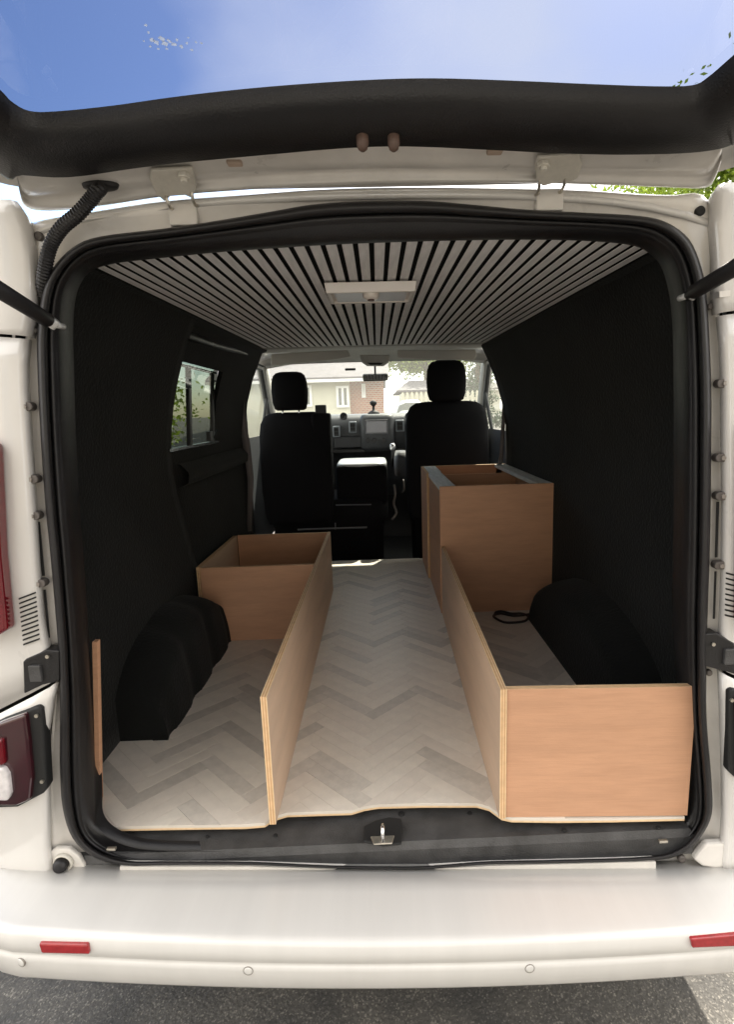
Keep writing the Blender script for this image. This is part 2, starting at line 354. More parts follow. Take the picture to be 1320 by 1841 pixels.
# small fittings on the frame: blanking plugs, bump stops, slots, latch recess, bracket plates
def plug(px, py, r, m=GREYR, y=-.03, name='blanking_plug', d=.006):
    c = onY(px, py, y); g = G()
    l = [[q for q in ngon(c + Vector((0, dy, 0)), (1, 0, 0), (0, 0, 1), rr)] for dy, rr in ((.004, r), (-d*.6, r), (-d, r*.75), (-d*.8, r*.35))]
    g.loft(l, True, (True, True)); return g.out(name, m, VAN, True)
plug(70, 425, .008); plug(1259, 380, .009, BLACK); plug(171, 1561, .009); plug(1226, 1543, .009); plug(1215, 1526, .006)
plug(63, 594, .006); plug(1277, 551, .006); plug(104, 1237, .007); plug(1275, 1209, .007)
for x, y in ((54, 731), (64, 860), (67, 925), (77, 1045), (1294, 690), (1291, 822), (1291, 890), (1289, 1013)):
    s = -1 if x < 600 else 1
    c = onY(x, y, -.03); g = G(); L_ = []
    pts = []
    for k in range(9):
        t = -math.pi/2 + math.pi*k/8
        pts.append(c + Vector((-s*(.006 + .008*math.cos(t)), 0, .0085*math.sin(t))))
    pts += [c + Vector((s*.016, 0, .0085)), c + Vector((s*.016, 0, -.0085))]
    g.prism(pts, (0, -.018, 0)); q = g.out('bump_stop', GREYR, VAN, bevel=.002)
    g = G(); g.prism([p + Vector((0, -.019, 0)) for p in ngon(c, (1, 0, 0), (0, 0, 1), .0045, 12)], (0, -.003, 0)); g.out('stop_button', mat('pale_rubber', (.3, .27, .24), .5), q)
def strip(name, P, wid, m, y, dy=-.002, parent=VAN):
    """thin bar following survey marks on the plane at depth y"""
    P = [onY(a, b, y) for a, b in P]; g = G()
    for a, b in zip(P, P[1:]):
        t = (b-a).normalized(); n = Vector((-t.z, 0, t.x))*wid/2
        g.prism([a-n, b-n, b+n, a+n], (0, dy, 0))
    return g.out(name, m, parent)
strip('drain_slot', [(69, 938), (78, 1035)], .005, BLACK, -.031); strip('drain_slot', [(80, 1060), (88, 1146)], .004, BLACK, -.031)
strip('drain_slot', [(1291, 902), (1288, 1002)], .005, BLACK, -.031); strip('drain_slot', [(1287, 1027), (1284, 1112)], .004, BLACK, -.031)
for s, x0, x1, ys in ((-1, 35, 64, [(1076+k*8.2, 1065+k*8.3) for k in range(11)]), (1, 1306, 1330, [(1030+k*9.4, 1036+k*9.4) for k in range(9)])):
    g = G()
    for k, (ya, yb) in enumerate(ys):
        o1, o2 = (x0+k*.8, x1+k*.7) if s < 0 else (x0-k*.3, x1)
        a, b = onY(o1, ya, -.0545), onY(o2, yb, -.0545)
        n = Vector((0, 0, .0016)); g.prism([a-n, b-n, b+n, a+n], (0, -.004, 0))
    g.out('air_vent_slots', BLACK, VAN)
# latch recess on each side
for s, P in ((-1, [(40,1190),(46,1184),(82,1168),(106,1170),(106,1225),(76,1232),(42,1248)]), (1, [(1268,1140),(1290,1138),(1322,1156),(1330,1215),(1300,1206),(1268,1198)])):
    g = G(); g.prism([onY(a, b, -.056) for a, b in P], (0, .03, 0)); q = g.out('latch_recess_trim', TRIM, VAN, bevel=.003)
    cxp, cyp = (64, 1210) if s < 0 else (1312, 1180)
    c = onY(cxp, cyp, -.058); g = G(); g.box(c.x-.012, c.x+.012, c.y-.005, c.y+.004, c.z-.018, c.z+.018); g.out('latch_catch', GUNK, q, bevel=.002)
    c = onY(85 if s < 0 else 1283, 1180 if s < 0 else 1158, -.058); g = G(); g.prism(ngon(c, (1, 0, 0), (0, 0, 1), .004, 10), (0, -.003, 0)); g.out('screw', STEEL, q)
# lower corner bump stop mounts
c = onY(118, 1544, -.035)
g = G(); g.prism([onY(a, b, -.03) for a, b in ((95,1524),(104,1518),(130,1519),(146,1532),(158,1552),(154,1566),(95,1566))], (0, -.012, 0)); q = g.out('buffer_plate', WHITE_IN, VAN, bevel=.004)
g = G(); g.loft([ngon(c + Vector((0, dy, 0)), (1, 0, 0), (0, 0, 1), r, 24) for dy, r in ((-.005, .0215), (-.014, .0215), (-.016, .018), (-.011, .016))], True, (True, True)); g.out('buffer_cup', SEALW, q, True)
g = G(); g.loft([ngon(c + Vector((-.002, dy, 0)), (1, 0, 0), (0, 0, 1), r, 24) for dy, r in ((-.008, .0155), (-.022, .0155), (-.028, .012), (-.029, .004))], True, (True, True)); g.out('rubber_buffer', RUBBER, q, True)
g = G(); g.prism([onY(a, b, -.03) for a, b in ((1262,1506),(1305,1504),(1309,1546),(1280,1550),(1255,1546),(1240,1534))], (0, -.02, 0)); q = g.out('buffer_plate', WHITE_IN, VAN, bevel=.006)
strip('hinge_pin', [(58, 572), (66, 576)], .012, WHITE_IN, -.03, -.012); strip('strut_peg', [(1278, 535), (1297, 533)], .011, WHITE_IN, -.03, -.03)
# lip flange above the bumper
g = G(); P = [(215,1561),(300,1561),(450,1561),(600,1566),(668,1568)]; P2 = [(690,1568),(740,1568),(880,1560),(1000,1557),(1180,1552)]
for Q in (P, P2):
    up_ = [onY(a, b-3, -.052) for a, b in Q]; dn = [onY(a, b+13, -.052) for a, b in Q]
    for i in range(len(Q)-1):
        g.prism([up_[i], up_[i+1], dn[i+1], dn[i]], (0, .03, 0))
g.out('sill_flange', WHITE_IN, VAN)

# ================================================================== SILL TRIM AND LATCH
EDGE = [(160,1487),(300,1484),(440,1482),(476,1479),(492,1468),(516,1461),(570,1459),(632,1457),(655,1450),(680,1446),(760,1444),(858,1444),(880,1450),(902,1466),(920,1470),(1000,1471),(1100,1470),(1232,1467)]
SZ = .548
edge_w = [onZ(a, b, FZ) for a, b in EDGE]
g = G(); front = []; mid = []; back = []
for p in edge_w:
    front.append(Vector((p.x*1.03, -.036, SZ-.016))); mid.append(Vector((p.x*1.02, -.028, SZ))); back.append(Vector((p.x, p.y+.09, SZ+.004)))
dn = [Vector((p.x, -.036, SZ-.06)) for p in front]
g.loft([dn, front, mid, back], closed=False); g.out('sill_trim', GUNK, VAN, False)
# latch pocket
g = G(); pk = [onZ(a, b, SZ+.004) for a, b in ((653,1516),(655,1488),(676,1478),(700,1472),(722,1475),(724,1490),(722,1520),(690,1523))]
g.prism(pk, (0, 0, .006)); q = g.out('latch_surround', BLACK, VAN, bevel=.003)
c = onZ(688, 1512, SZ+.012)
g = G(); g.prism([c+Vector(v) for v in ((-.028, .012, 0), (.028, .012, 0), (.022, -.012, 0), (-.020, -.012, 0))], (0, 0, .004))
g.out('latch_plate', STEEL, q, bevel=.002)
g = G(); g.tube([c+Vector((0, .012, .004)), c+Vector((.001, .012, .030)), c+Vector((.001, -.004, .036)), c+Vector((.001, -.008, .006))], .005, 10); g.out('latch_striker', CHROME, q, True)
for a, b, r in ((722,1463,.008),(845,1462,.006),(1015,1492,.006),(1185,1488,.006),(495,1502,.005),(372,1504,.004),(200,1505,.005)):
    c = onZ(a, b, SZ+.004); g = G(); g.loft([ngon(c+Vector((0, 0, dz)), (1, 0, 0), (0, 1, 0), rr, 14) for dz, rr in ((-.001, r), (.002, r*.9), (.001, r*.5))], True, (True, True)); g.out('trim_clip', BLACK, VAN, True)
for a, b in ((200, 1526), (1193, 1512)):
    c = onY(a, b, -.045); g = G(); g.box(c.x-.010, c.x+.010, c.y-.004, c.y+.004, c.z-.003, c.z+.003); g.out('bright_fastener', STEEL, VAN, bevel=.001)

# ================================================================== BUMPER
path = []      # plan outline of the rear edge
for k in range(-24, 25):
    t = k/24; x = .945*math.sin(t*math.pi/2)*1.0
    ax_ = abs(x); y = -.235 + .03*(ax_/.75)**2 if ax_ < .72 else None
    if y is None:
        u = (ax_-.72)/(.945-.72); y = -.2074 + .30*(1-math.sqrt(max(0, 1-u**2.2)))
    path.append((x, y))
zc = onY(700, 1693, -.235).z; zm = onY(700, 1728, -.236).z; zb = onY(700, 1768, -.22).z
def bloop(off, z, zin=0):   # offset outboard of the outline
    L_ = []
    for i, (x, y) in enumerate(path):
        a, b = path[max(i-1, 0)], path[min(i+1, len(path)-1)]
        t = Vector((b[0]-a[0], b[1]-a[1], 0)).normalized(); n = Vector((t.y, -t.x, 0))
        q = Vector((x, y, z)) + n*off; L_.append(q)
    return L_
bl = []
top_in = [Vector((x*.98, max(-.028, y+.02), zc-.002)) for x, y in path]
g = G()
tilt = lambda L_: [Vector((p.x, p.y, p.z - .008 - .05*p.x)) for p in L_]
loops = [[p - Vector((0, 0, .02)) for p in top_in], top_in, [Vector((p.x, p.y*.5+q.y*.5, zc+.003)) for p, q in zip(top_in, bloop(-.03, zc))], bloop(-.03, zc+.0035), bloop(-.018, zc+.003), bloop(-.010, zc+.002), bloop(-.004, zc-.002), bloop(-.001, zc-.007), bloop(0, zc-.022), bloop(.002, zm+.003), bloop(-.001, zm), bloop(.003, zm-.004), bloop(.004, zm-.015), bloop(.0, zb+.015), bloop(-.008, zb+.003), bloop(-.025, zb), bloop(-.10, zb+.02)]
g.loft([tilt(l) for l in loops], closed=False); bumper = g.out('rear_bumper', WHITE_BUMP, VAN, True)
def on_bumper(px, py):
    y = -.235; 
    for _ in range(6):
        p = onY(px, py, y); ax_ = min(abs(p.x), .944)
        if ax_ < .72: y = -.235 + .03*(ax_/.75)**2
        else: u = (ax_-.72)/.225; y = -.2074 + .30*(1-math.sqrt(max(0, 1-u**2.2)))
    return onY(px, py, y)
for px, py in ((447, 1742), (952, 1738), (40, 1727)):
    c = on_bumper(px, py); nrm = Vector((c.x*.12 if abs(c.x) < .6 else -.35, -1, 0)).normalized(); u = Vector((-nrm.y, nrm.x, 0))
    g = G(); g.loft([ngon(c+nrm*d, u, (0, 0, 1), r, 24) for d, r in ((-.004, .0098), (.0045, .0098), (.0045, .0086))], True, (True, False)); o = g.out('parking_sensor', mat('sensor_gap', (.25, .23, .2), .6), bumper)
    g = G(); g.loft([ngon(c+nrm*d, u, (0, 0, 1), r, 24) for d, r in ((-.003, .0083), (.0048, .0083), (.0055, .006), (.0056, .002))], True, (True, True)); g.out('parking_sensor_face', WHITE_BUMP, bumper, True)
for P in ([(72,1692),(160,1694),(163,1711),(77,1709)], [(1240,1684),(1320,1677),(1380,1672),(1380,1692),(1320,1697),(1243,1700)]):
    W_ = [on_bumper(a, b) for a, b in P]
    g = G(); g.prism([p+Vector((0, .006, 0)) for p in W_], (0, -.0125, 0)); g.out('rear_reflector', REFL, bumper, bevel=.003)
g = G(); g.box(-.7, .7, -.008, .02, .40, .52); g.box(-.72, .72, 0, 4.0, .34, .36); g.out('underbody', BLACK, VAN)
for s in (-1, 1):
    for y in (.95, 3.9):
        g = G(); c = Vector((s*.72, y, .33)); g.loft([ngon(c+Vector((s*dx, 0, 0)), (0, 1, 0), (0, 0, 1), r, 32) for dx, r in ((0, .2), (.0, .32), (.03, .335), (.18, .335), (.21, .32), (.21, .2))], True, (True, True)); t_ = g.out('wheel', TYRE, VAN, True)
        g = G(); g.loft([ngon(c+Vector((s*dx, 0, 0)), (0, 1, 0), (0, 0, 1), r, 24) for dx, r in ((.15, .21), (.215, .205), (.2, .17), (.19, .05))], True, (False, True)); g.out('wheel_rim', STEEL, t_, True)

# ================================================================== TAIL LAMPS
def lamp(P, ydep, m, name, parent, thick=.03, bev=.006):
    g = G(); g.prism([onY(a, b, ydep) for a, b in P], (0, thick, 0)); return g.out(name, m, parent, bevel=bev, seg=3)
hl = lamp([(-60,780),(-12,800),(-8,880),(-2,1000),(8,1100),(11,1134),(-4,1143),(-60,1156)], -.085, REDL, 'upper_tail_lamp', VAN)
ll = lamp([(-70,1335),(0,1297),(66,1270),(74,1274),(82,1418),(76,1428),(30,1452),(-70,1456)], -.066, BLACK, 'lower_tail_lamp', VAN)
lamp([(-70,1330),(0,1300),(44,1284),(50,1330),(56,1400),(52,1440),(28,1450),(-70,1450)], -.078, REDD, 'red_lens', ll, .02)
lamp([(-70,1350),(2,1330),(6,1378),(-70,1380)], -.088, REDL, 'brake_lens', ll, .02)
lamp([(-70,1382),(4,1382),(12,1395),(16,1430),(12,1442),(-70,1440)], -.09, CLEARL, 'reversing_lens', ll, .02)
for a, b in ((66, 1286), (76, 1404)):
    c = onY(a, b, -.068); g = G(); g.prism(ngon(c, (1, 0, 0), (0, 0, 1), .004, 12), (0, -.004, 0)); g.out('screw', STEEL, ll)
hr = lamp([(1345,760),(1410,760),(1410,1150),(1334,1120),(1336,1000)], -.085, REDL, 'upper_tail_lamp', VAN)
lr = lamp([(1312,1243),(1318,1239),(1400,1262),(1400,1420),(1322,1398),(1311,1388)], -.066, BLACK, 'lower_tail_lamp', VAN)
lamp([(1326,1256),(1400,1275),(1400,1412),(1330,1395)], -.078, REDD, 'red_lens', lr, .02)
c = onY(1316, 1258, -.068); g = G(); g.prism(ngon(c, (1, 0, 0), (0, 0, 1), .004, 12), (0, -.004, 0)); g.out('screw', STEEL, lr)

# ================================================================== TAILGATE, raised over the camera
AL = R(10); h0 = onY(680, 333, -.035); H0 = Vector((0, -.035, h0.z))
HD = Vector((0, -math.cos(AL), math.sin(AL))); HN = Vector((0, math.sin(AL), math.cos(AL)))      # down the gate, and its upward normal
def onH(px, py, dz=0): return onP(px, py, H0 - HN*dz, HN)
def ht(x, t, dz=0): return H0 + Vector((x, 0, 0)) + HD*t - HN*dz
def crown(x): return .0
# loops run the same way round: near edge left->right, right side, far edge right->left, left side
near_w = [(30,312),(34,345),(46,372),(90,379),(180,371),(300,353),(420,343),(540,336),(680,331),(800,329),(950,329),(1100,333),(1200,337),(1268,338),(1286,322),(1298,290)]
near_b = [(-8,300),(40,306),(130,309),(250,292),(330,281),(420,273),(520,264),(640,254),(740,252),(880,259),(1000,266),(1120,269),(1230,266),(1290,259),(1320,250),(1336,236)]
near_g = [(-6,166),(20,192),(52,209),(100,210),(200,200),(300,186),(400,174),(520,163),(660,154),(780,151),(920,155),(1060,161),(1180,165),(1246,163),(1275,148),(1322,108)]
glb = [onH(a, b, .008) for a, b in near_g]
def tx(p): return p.x, (p-H0).dot(HD)
side = [(.525, .37), (.555, .55), (.565, .70), (.52, .79)]
farr = [(.4, .82), (.0, .83), (-.4, .82)]
def gloop(base, k, dz):      # rest of the glass opening, grown by k
    out_ = list(base)
    for x, t in side: out_.append(ht(x+k if x > .65 else x+k, t + (k*.3 if t > .7 else 0), dz))
    for x, t in farr: out_.append(ht(x, t+k, dz))
    for x, t in reversed(side): out_.append(ht(-x-k, t + (k*.3 if t > .7 else 0), dz))
    return out_
LGp = crom(gloop(glb, 0, .008), 4)
print('glass', [(round(p.x, 3), round((p-H0).dot(HD), 3)) for p in glb])
LBp = crom(gloop([onH(a, b, .012) for a, b in near_b], .085, .012), 4)
g = G()
def lerpL(A, B, s, dz): return [a.lerp(b, s) - HN*dz for a, b in zip(A, B)]
g.loft([lerpL(LBp, LGp, -.02, -.03), lerpL(LBp, LGp, 0, .0), lerpL(LBp, LGp, .04, .012), lerpL(LBp, LGp, .16, .022), lerpL(LBp, LGp, .5, .026), lerpL(LBp, LGp, .85, .020), lerpL(LBp, LGp, .97, .010), lerpL(LBp, LGp, .985, -.005), lerpL(LBp, LGp, 1.0, -.008)])
TG = g.out('tailgate_inner_trim', TRIM, VAN, True)
# glass with black ceramic edge
cgl = sum((p for p in LGp), Vector())/len(LGp)
n_ = len(LGp); LGx = [cgl + (p-cgl)*1.06 for p in LGp]; V = [p + HN*.010 for p in LGx]; rings = [V]
for s in (.8, .5, .2): rings.append([cgl + HN*.010 + (p-cgl)*s for p in LGx])
g = G(); g.loft(rings); bb = len(g.V); g.V.append(cgl + HN*.010); last = (len(rings)-1)*n_
for j in range(n_): g.F.append((last+j, last+(j+1) % n_, bb)); g.M.append(0)
g.out('tailgate_glass', HGLASS, TG)
# white specks laid on the glass to imitate a sunlit reflection
GLINT = bpy.data.materials.new('painted_glint'); GLINT.use_nodes = True; t_ = GLINT.node_tree; b_ = t_.nodes['Principled BSDF']; b_.inputs['Base Color'].default_value = (.85, .85, .82, 1)
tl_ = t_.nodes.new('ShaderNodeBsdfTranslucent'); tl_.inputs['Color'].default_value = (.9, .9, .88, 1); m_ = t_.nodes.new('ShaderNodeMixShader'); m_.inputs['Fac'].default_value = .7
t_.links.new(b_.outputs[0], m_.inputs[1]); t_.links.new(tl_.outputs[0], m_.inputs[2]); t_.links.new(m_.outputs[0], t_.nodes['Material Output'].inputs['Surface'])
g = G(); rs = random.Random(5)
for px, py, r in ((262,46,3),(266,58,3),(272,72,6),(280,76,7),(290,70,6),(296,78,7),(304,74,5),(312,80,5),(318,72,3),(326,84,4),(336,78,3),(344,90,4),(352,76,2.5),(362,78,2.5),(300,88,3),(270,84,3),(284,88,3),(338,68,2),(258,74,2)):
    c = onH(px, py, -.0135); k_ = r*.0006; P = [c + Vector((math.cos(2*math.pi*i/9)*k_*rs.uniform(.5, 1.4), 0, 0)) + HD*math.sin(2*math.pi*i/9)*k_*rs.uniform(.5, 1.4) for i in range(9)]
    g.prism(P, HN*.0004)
q = g.out('painted_glint_specks', GLINT, TG); q['kind'] = 'stuff'
# outer white skin ring
LO = crom([ht(x, t, 0) for x, t in [(-.64,.02),(-.5,.0),(-.3,-.005),(-.1,-.006),(.1,-.006),(.3,-.005),(.5,0),(.64,.02),(.69,.1),(.74,.3),(.80,.7),(.82,1.2),(.78,1.36),(.4,1.42),(0,1.43),(-.4,1.42),(-.78,1.36),(-.82,1.2),(-.80,.7),(-.74,.3),(-.69,.1)]], 5)
def hit(P, d):      # where a heading from the glass centre meets a closed outline on the gate plane
    a0 = math.atan2(d.dot(HD), d.x)
    for p, q in zip(P, P[1:]+P[:1]):
        a1 = math.atan2((p-cgl).dot(HD), (p-cgl).x); a2 = math.atan2((q-cgl).dot(HD), (q-cgl).x)
        e1 = math.atan2(math.sin(a1-a0), math.cos(a1-a0)); e2 = math.atan2(math.sin(a2-a0), math.cos(a2-a0))
        if abs(e1) < 1 and abs(e2) < 1 and e1*e2 <= 0 and e1 != e2: return p.lerp(q, e1/(e1-e2))
    return p
LH = [cgl + (q-cgl)*1.17 + HN*.02 for q in LGp]; LO = [hit(LO, q-cgl) for q in LGp]
g = G(); g.loft([[p + HN*.0 for p in LO], [p + HN*.03 for p in LO], [p.lerp(q, .04) + HN*.042 for p, q in zip(LO, LH)], [p.lerp(q, .5) + HN*.022 for p, q in zip(LO, LH)], [q - HN*.006 for q in LH], [q - HN*.009 for q in LH]])
g.out('tailgate_outer_skin', WHITE, TG, True)
# lower gate panel beyond the glass, closed underneath
g = G(); g.prism([ht(-.78, .94, .0), ht(.78, .94, .0), ht(.79, 1.2, .0), ht(.75, 1.36, .0), ht(-.75, 1.36, .0), ht(-.79, 1.2, .0)], HN*.028); g.out('tailgate_lower_panel', WHITE_IN, TG, bevel=.01)
# white inner frame by the hinges, pressed in steps
NW = crom([(a, b, 0) for a, b in near_w], 4, False); NB = crom([(a, b, 0) for a, b in near_b], 4, False)
NB[0] = Vector((34, 300, 0))
g = G(); lo = []
for s, dz in ((-.0, -.03), (.0, .006), (.03, .012), (.12, .014), (.2, .006), (.30, .004), (.38, .012), (.55, .014), (.8, .010), (1.05, .006), (1.3, -.005)):
    row = []
    for a, b in zip(NW, NB):
        bx = Vector((a.x*.92+b.x*.08, b.y, 0)) ; q = a.lerp(bx, s); row.append(onH(q.x, q.y, dz))
    lo.append(row)
g.loft(lo, closed=False); g.out('tailgate_hinge_frame', WHITE_IN, TG, True)
# hinges
for P, arms, bolt in (([(270,300),(346,296),(353,330),(346,352),(332,346),(306,348),(296,358),(280,344),(268,318)], ((298,352,306,374),(344,345,350,368)), (330,313)),
                ([(966,276),(1042,271),(1047,290),(1040,315),(1024,322),(994,325),(976,330),(964,318),(962,292)], ((970,322,968,348),(1018,318,1010,344)), (978,292))):
    g = G(); g.prism([onH(a, b, .016) for a, b in P], -HN*.006); hg = g.out('tailgate_hinge', SEALW, VAN, bevel=.003)
    g = G(); c = onH(*bolt, .022); u = Vector((1, 0, 0)); g.prism(ngon(c, u, HD, .011, 6), -HN*.008); g.prism(ngon(c-HN*.008, u, HD, .006, 12), -HN*.006); g.out('hinge_bolt', SEALW, hg, bevel=.001)
    for a, b, c_, d in arms:
        p, q = onH(a, b-4, .018), onY(c_, d, -.045); m_ = (p+q)/2 + Vector((0, -.004, -.004))
        g = G(); g.tube([p, p.lerp(m_, .6), m_, q, q+Vector((0, .02, .004))], .0028, 8); g.out('hinge_arm', STEEL, hg, True)
    a0 = onY((arms[0][2]+arms[1][2])/2, arms[0][3], -.03)
    g = G(); g.box(a0.x-.026, a0.x+.026, -.034, -.018, a0.z-.03, a0.z+.008); g.out('hinge_foot', WHITE_IN, hg, bevel=.003)
# pins and dimples on the trim
for px, py in ((652, 258), (708, 258)):
    c = onH(px, py, .045); g = G(); g.loft([ngon(c+Vector((0, 0, dz)), (1, 0, 0), (0, 1, 0), r, 14) for dz, r in ((.02, .009), (.0, .0095), (-.008, .007), (-.011, .003))], True, (True, True)); g.out('rubber_stop', mat('brown_rubber', (.13, .08, .06), .5, var=.4, vscale=80), TG, True)
for px, py in ((422, 293), (890, 272)):
    c = onH(px, py, .012); g = G(); g.box(c.x-.013, c.x+.013, c.y-.008, c.y+.008, c.z-.004, c.z+.012); g.out('foam_pad', mat('tan_foam', (.48, .37, .29), .8), TG, bevel=.003)
# corrugated wiring conduit with grommet
cp = [onH(183, 332, .01), onH(176, 342, .03), onY(160, 362, -.09), onY(138, 386, -.085), onY(112, 408, -.075), onY(93, 436, -.065), onY(83, 468, -.06), onY(78, 500, -.05), onY(77, 530, -.03)]
cp = crom(cp, 12, False); rad = [.0125 if (i % 2) else .0108 for i in range(len(cp))]
g = G(); g.tube(cp, 0, 14, radii=rad); cd_ = g.out('wiring_conduit', RUBBER, VAN, False)
c = onH(180, 331, .012); g = G(); g.loft([[c + Vector((math.cos(t)*r*1.9, 0, 0)) + HD*math.sin(t)*r*.9 - HN*d for t in [2*math.pi*k/20 for k in range(20)]] for r, d in ((.017, 0), (.016, .006), (.010, .007))], True, (True, True)); g.out('grommet', RUBBER, cd_, True)
# gas struts
for sx, pe, pm, ym in ((-1, (97, 583), (2, 524), -.22), (1, (1238, 531), (1318, 484), -.22)):
    a = onY(*pe, -.045); b = onY(*pm, ym); d = (b-a).normalized()
    tH = (H0-a).dot(HN)/d.dot(HN) if abs(d.dot(HN)) > 1e-3 else .6
    tH = min(max(tH, .3), .75); e = a + d*tH
    print('strut', a, b, e)
    g = G(); g.tube([a, a+d*.02, a+d*.035], .0075, 12); g.tube([a+d*.03, a+d*.031, e], .0135, 16); s_ = g.out('gas_strut', TRIM, VAN, True)
    g = G(); g.tube([a+Vector((0, .03, 0)), a+Vector((0, -.008, 0))], .006, 12); g.tube([a+Vector((-.002, -.012, -.006)), a+Vector((.01, -.012, .006))], .009, 12); g.out('ball_stud', mat('white_plastic', (.7, .7, .68), .4), s_, True)

# ================================================================== LOAD BAY LINING
WX = .80
CZ0, CZ1, CY1 = 1.864, 1.899, 2.12       # ceiling height at the rear and at its far end
def cz(y): return CZ0 + (CZ1-CZ0)*(y/CY1)
# left wall: padded lining to Y 1.05, then the sliding door card with its window
def wall_grid(name, x, ys, zs, m, sgn, parent=VAN, bulge=None, thick=.01):
    g = G(); loops = []
    for y in ys:
        loops.append([Vector((sgn*(x - (max(0, z-1.3)**2)*.42 + (bulge(y, z) if bulge else 0)), y, z)) for z in zs])
    g.loft(loops, closed=False); o = g.out(name, m, parent, True); s_ = o.modifiers.new('s', 'SOLIDIFY'); s_.thickness = thick; s_.offset = 0
    return o
zs = [FZ-.02 + (1.90-FZ+.02)*k/16 for k in range(17)]
wall_grid('right_wall_lining', WX, [.06 + (2.30-.06)*k/16 for k in range(17)], zs, CARPET, 1, bulge=lambda y, z: .006*math.sin(y*5)*math.sin(z*4))
# left lining with a front edge that follows the wheel arch
g = G(); loops = []
for k in range(17):
    row = []
    for z in zs:
        ye = 1.02 + .02*math.sin(z*3) + (.16*max(0, (1.28-z)/.4) if z < 1.28 else 0)
        ye = min(ye, 1.3); y = .06 + (ye-.06)*k/16
        row.append(Vector((-(WX - (max(0, z-1.3)**2)*.42), y, z)))
    loops.append(row)
g.loft(loops, closed=False); o = g.out('left_wall_lining', CARPET, VAN, True); s_ = o.modifiers.new('s', 'SOLIDIFY'); s_.thickness = .012; s_.offset = 0
# door card behind with window opening
XD = .825
def dx(z): return XD - (max(0, z-1.3)**2)*.42
wy0, wy1, wz0, wz1 = .98, 1.62, 1.40, 1.735
g = G(); Ys = [.9, wy0, wy1, 2.28]; Zs = [FZ-.02, 1.0, 1.2, wz0, 1.6, wz1, 1.92]
for i in range(3):
    for j in range(6):
        if i == 1 and 3 <= j <= 4: continue
        P = [(-dx(z), y, z) for y, z in ((Ys[i], Zs[j]), (Ys[i+1], Zs[j]), (Ys[i+1], Zs[j+1]), (Ys[i], Zs[j+1]))]
        g.add(P, [(0, 1, 2, 3)])
o = g.out('sliding_door_card', CARPET, VAN); s_ = o.modifiers.new('s', 'SOLIDIFY'); s_.thickness = .02; s_.offset = 0
card = o
g = G(); g.loft([[Vector((-XD+.015, y, 1.24)), Vector((-XD+.055, y, 1.26)), Vector((-XD+.06, y, 1.3)), Vector((-XD+.03, y, 1.335)), Vector((-XD, y, 1.34))] for y in (1.1, 1.5, 1.9, 2.15)], closed=False, mi=0); g.out('armrest_ledge', CARPET, card, True)
xw = -dx(1.56)-.02
g = G(); g.add([(-dx(wz0)-.015, wy0-.02, wz0-.02), (-dx(wz0)-.015, wy1+.02, wz0-.02), (-dx(wz1)-.015, wy1+.02, wz1+.02), (-dx(wz1)-.015, wy0-.02, wz1+.02)], [(0, 1, 2, 3)]); win = g.out('side_window', SGLASS, card)
g = G()
g.box(xw+.02, xw+.032, wy0-.01, wy1+.01, wz0-.006, wz0+.006, 1); g.box(xw+.032, xw+.05, wy0-.01, wy1+.01, wz1-.012, wz1-.004, 1)
ym = 1.27; g.obox((xw+.02, ym, (wz0+wz1)/2), (.008, 0, 0), (0, .014, 0), (.012, 0, (wz1-wz0)/2), 0)
g.obox((xw+.02, wy1-.012, (wz0+wz1)/2), (.008, 0, 0), (0, .012, 0), (.012, 0, (wz1-wz0)/2), 0)
g.out('window_frame', [TRIM, CHROME], win)
g = G(); g.box(xw+.03, xw+.05, 1.44, 1.48, wz0+.01, wz0+.055); g.tube([(xw+.045, 1.50, wz0+.02), (xw+.06, 1.53, wz0+.06)], .005, 8); g.out('window_catch', TRIM, win, bevel=.003)
# left grab rail / door track cover under the ceiling
p0, p1 = onX(322, 598, -.70), onX(430, 632, -.70)
g = G(); g.tube(crom([p0 + Vector((-.05, -.01, .03)), p0, p0.lerp(p1, .5)+Vector((0, 0, -.004)), p1, p1+Vector((0, .4, .01))], 5, False), .016, 12); g.out('door_track_rail', TRIM, VAN, True)
# cornice strips under the slats, either side
for s in (-1, 1):
    g = G(); g.prism([(s*.645, .06, cz(.06)-.004), (s*.79, .06, cz(.06)-.05), (s*.79, 2.3, CZ1-.06), (s*.645, 2.3, CZ1-.004)], (0, 0, .02)); g.out('cornice_lining', CARPET, VAN)

# wheel arches: padded boxes with rounded top and gathered folds
def arch(s, y0, y1, zt, xi, folds):
    g = G(); loops = []; n = 90
    for k in range(n+1):
        t = k/n; y = y0 + (y1-y0)*t
        hgt = (zt-FZ)*(math.sin(math.pi*min(max(t*.94+.03, 0), 1)))**.30
        f = folds*(.5+.5*math.sin(t*math.pi*7.0 + .8))**3
        hgt = max(.02, hgt - f*.3)
        row = []
        for q in range(15):
            u = q/14
            if u < .45: x = xi + f + .02*(u/.45)**2; z = FZ-.01 + hgt*(u/.45)*.72
            else:
                a = (u-.45)/.55*math.pi/2; x = xi + f + .02 + (.83-xi-.02)*(1-math.cos(a)) * 1.0; z = FZ-.01 + hgt*(.72 + .28*math.sin(a))
            row.append(Vector((s*x, y, z)))
        loops.append(row)
    loops.insert(0, [Vector((p.x*1.0, p.y, FZ-.02)) if abs(p.x) < .8 else Vector((p.x, p.y, FZ-.02)) for p in loops[0]])
    loops.append([Vector((p.x, p.y, FZ-.02)) for p in loops[-1]])
    g.loft(loops, closed=False); return g.out('wheel_arch_lining', CARPET, VAN, True)
arch(-1, .375, 1.16, .872, .645, .011); arch(1, .30, 1.22, .875, .655, .0)
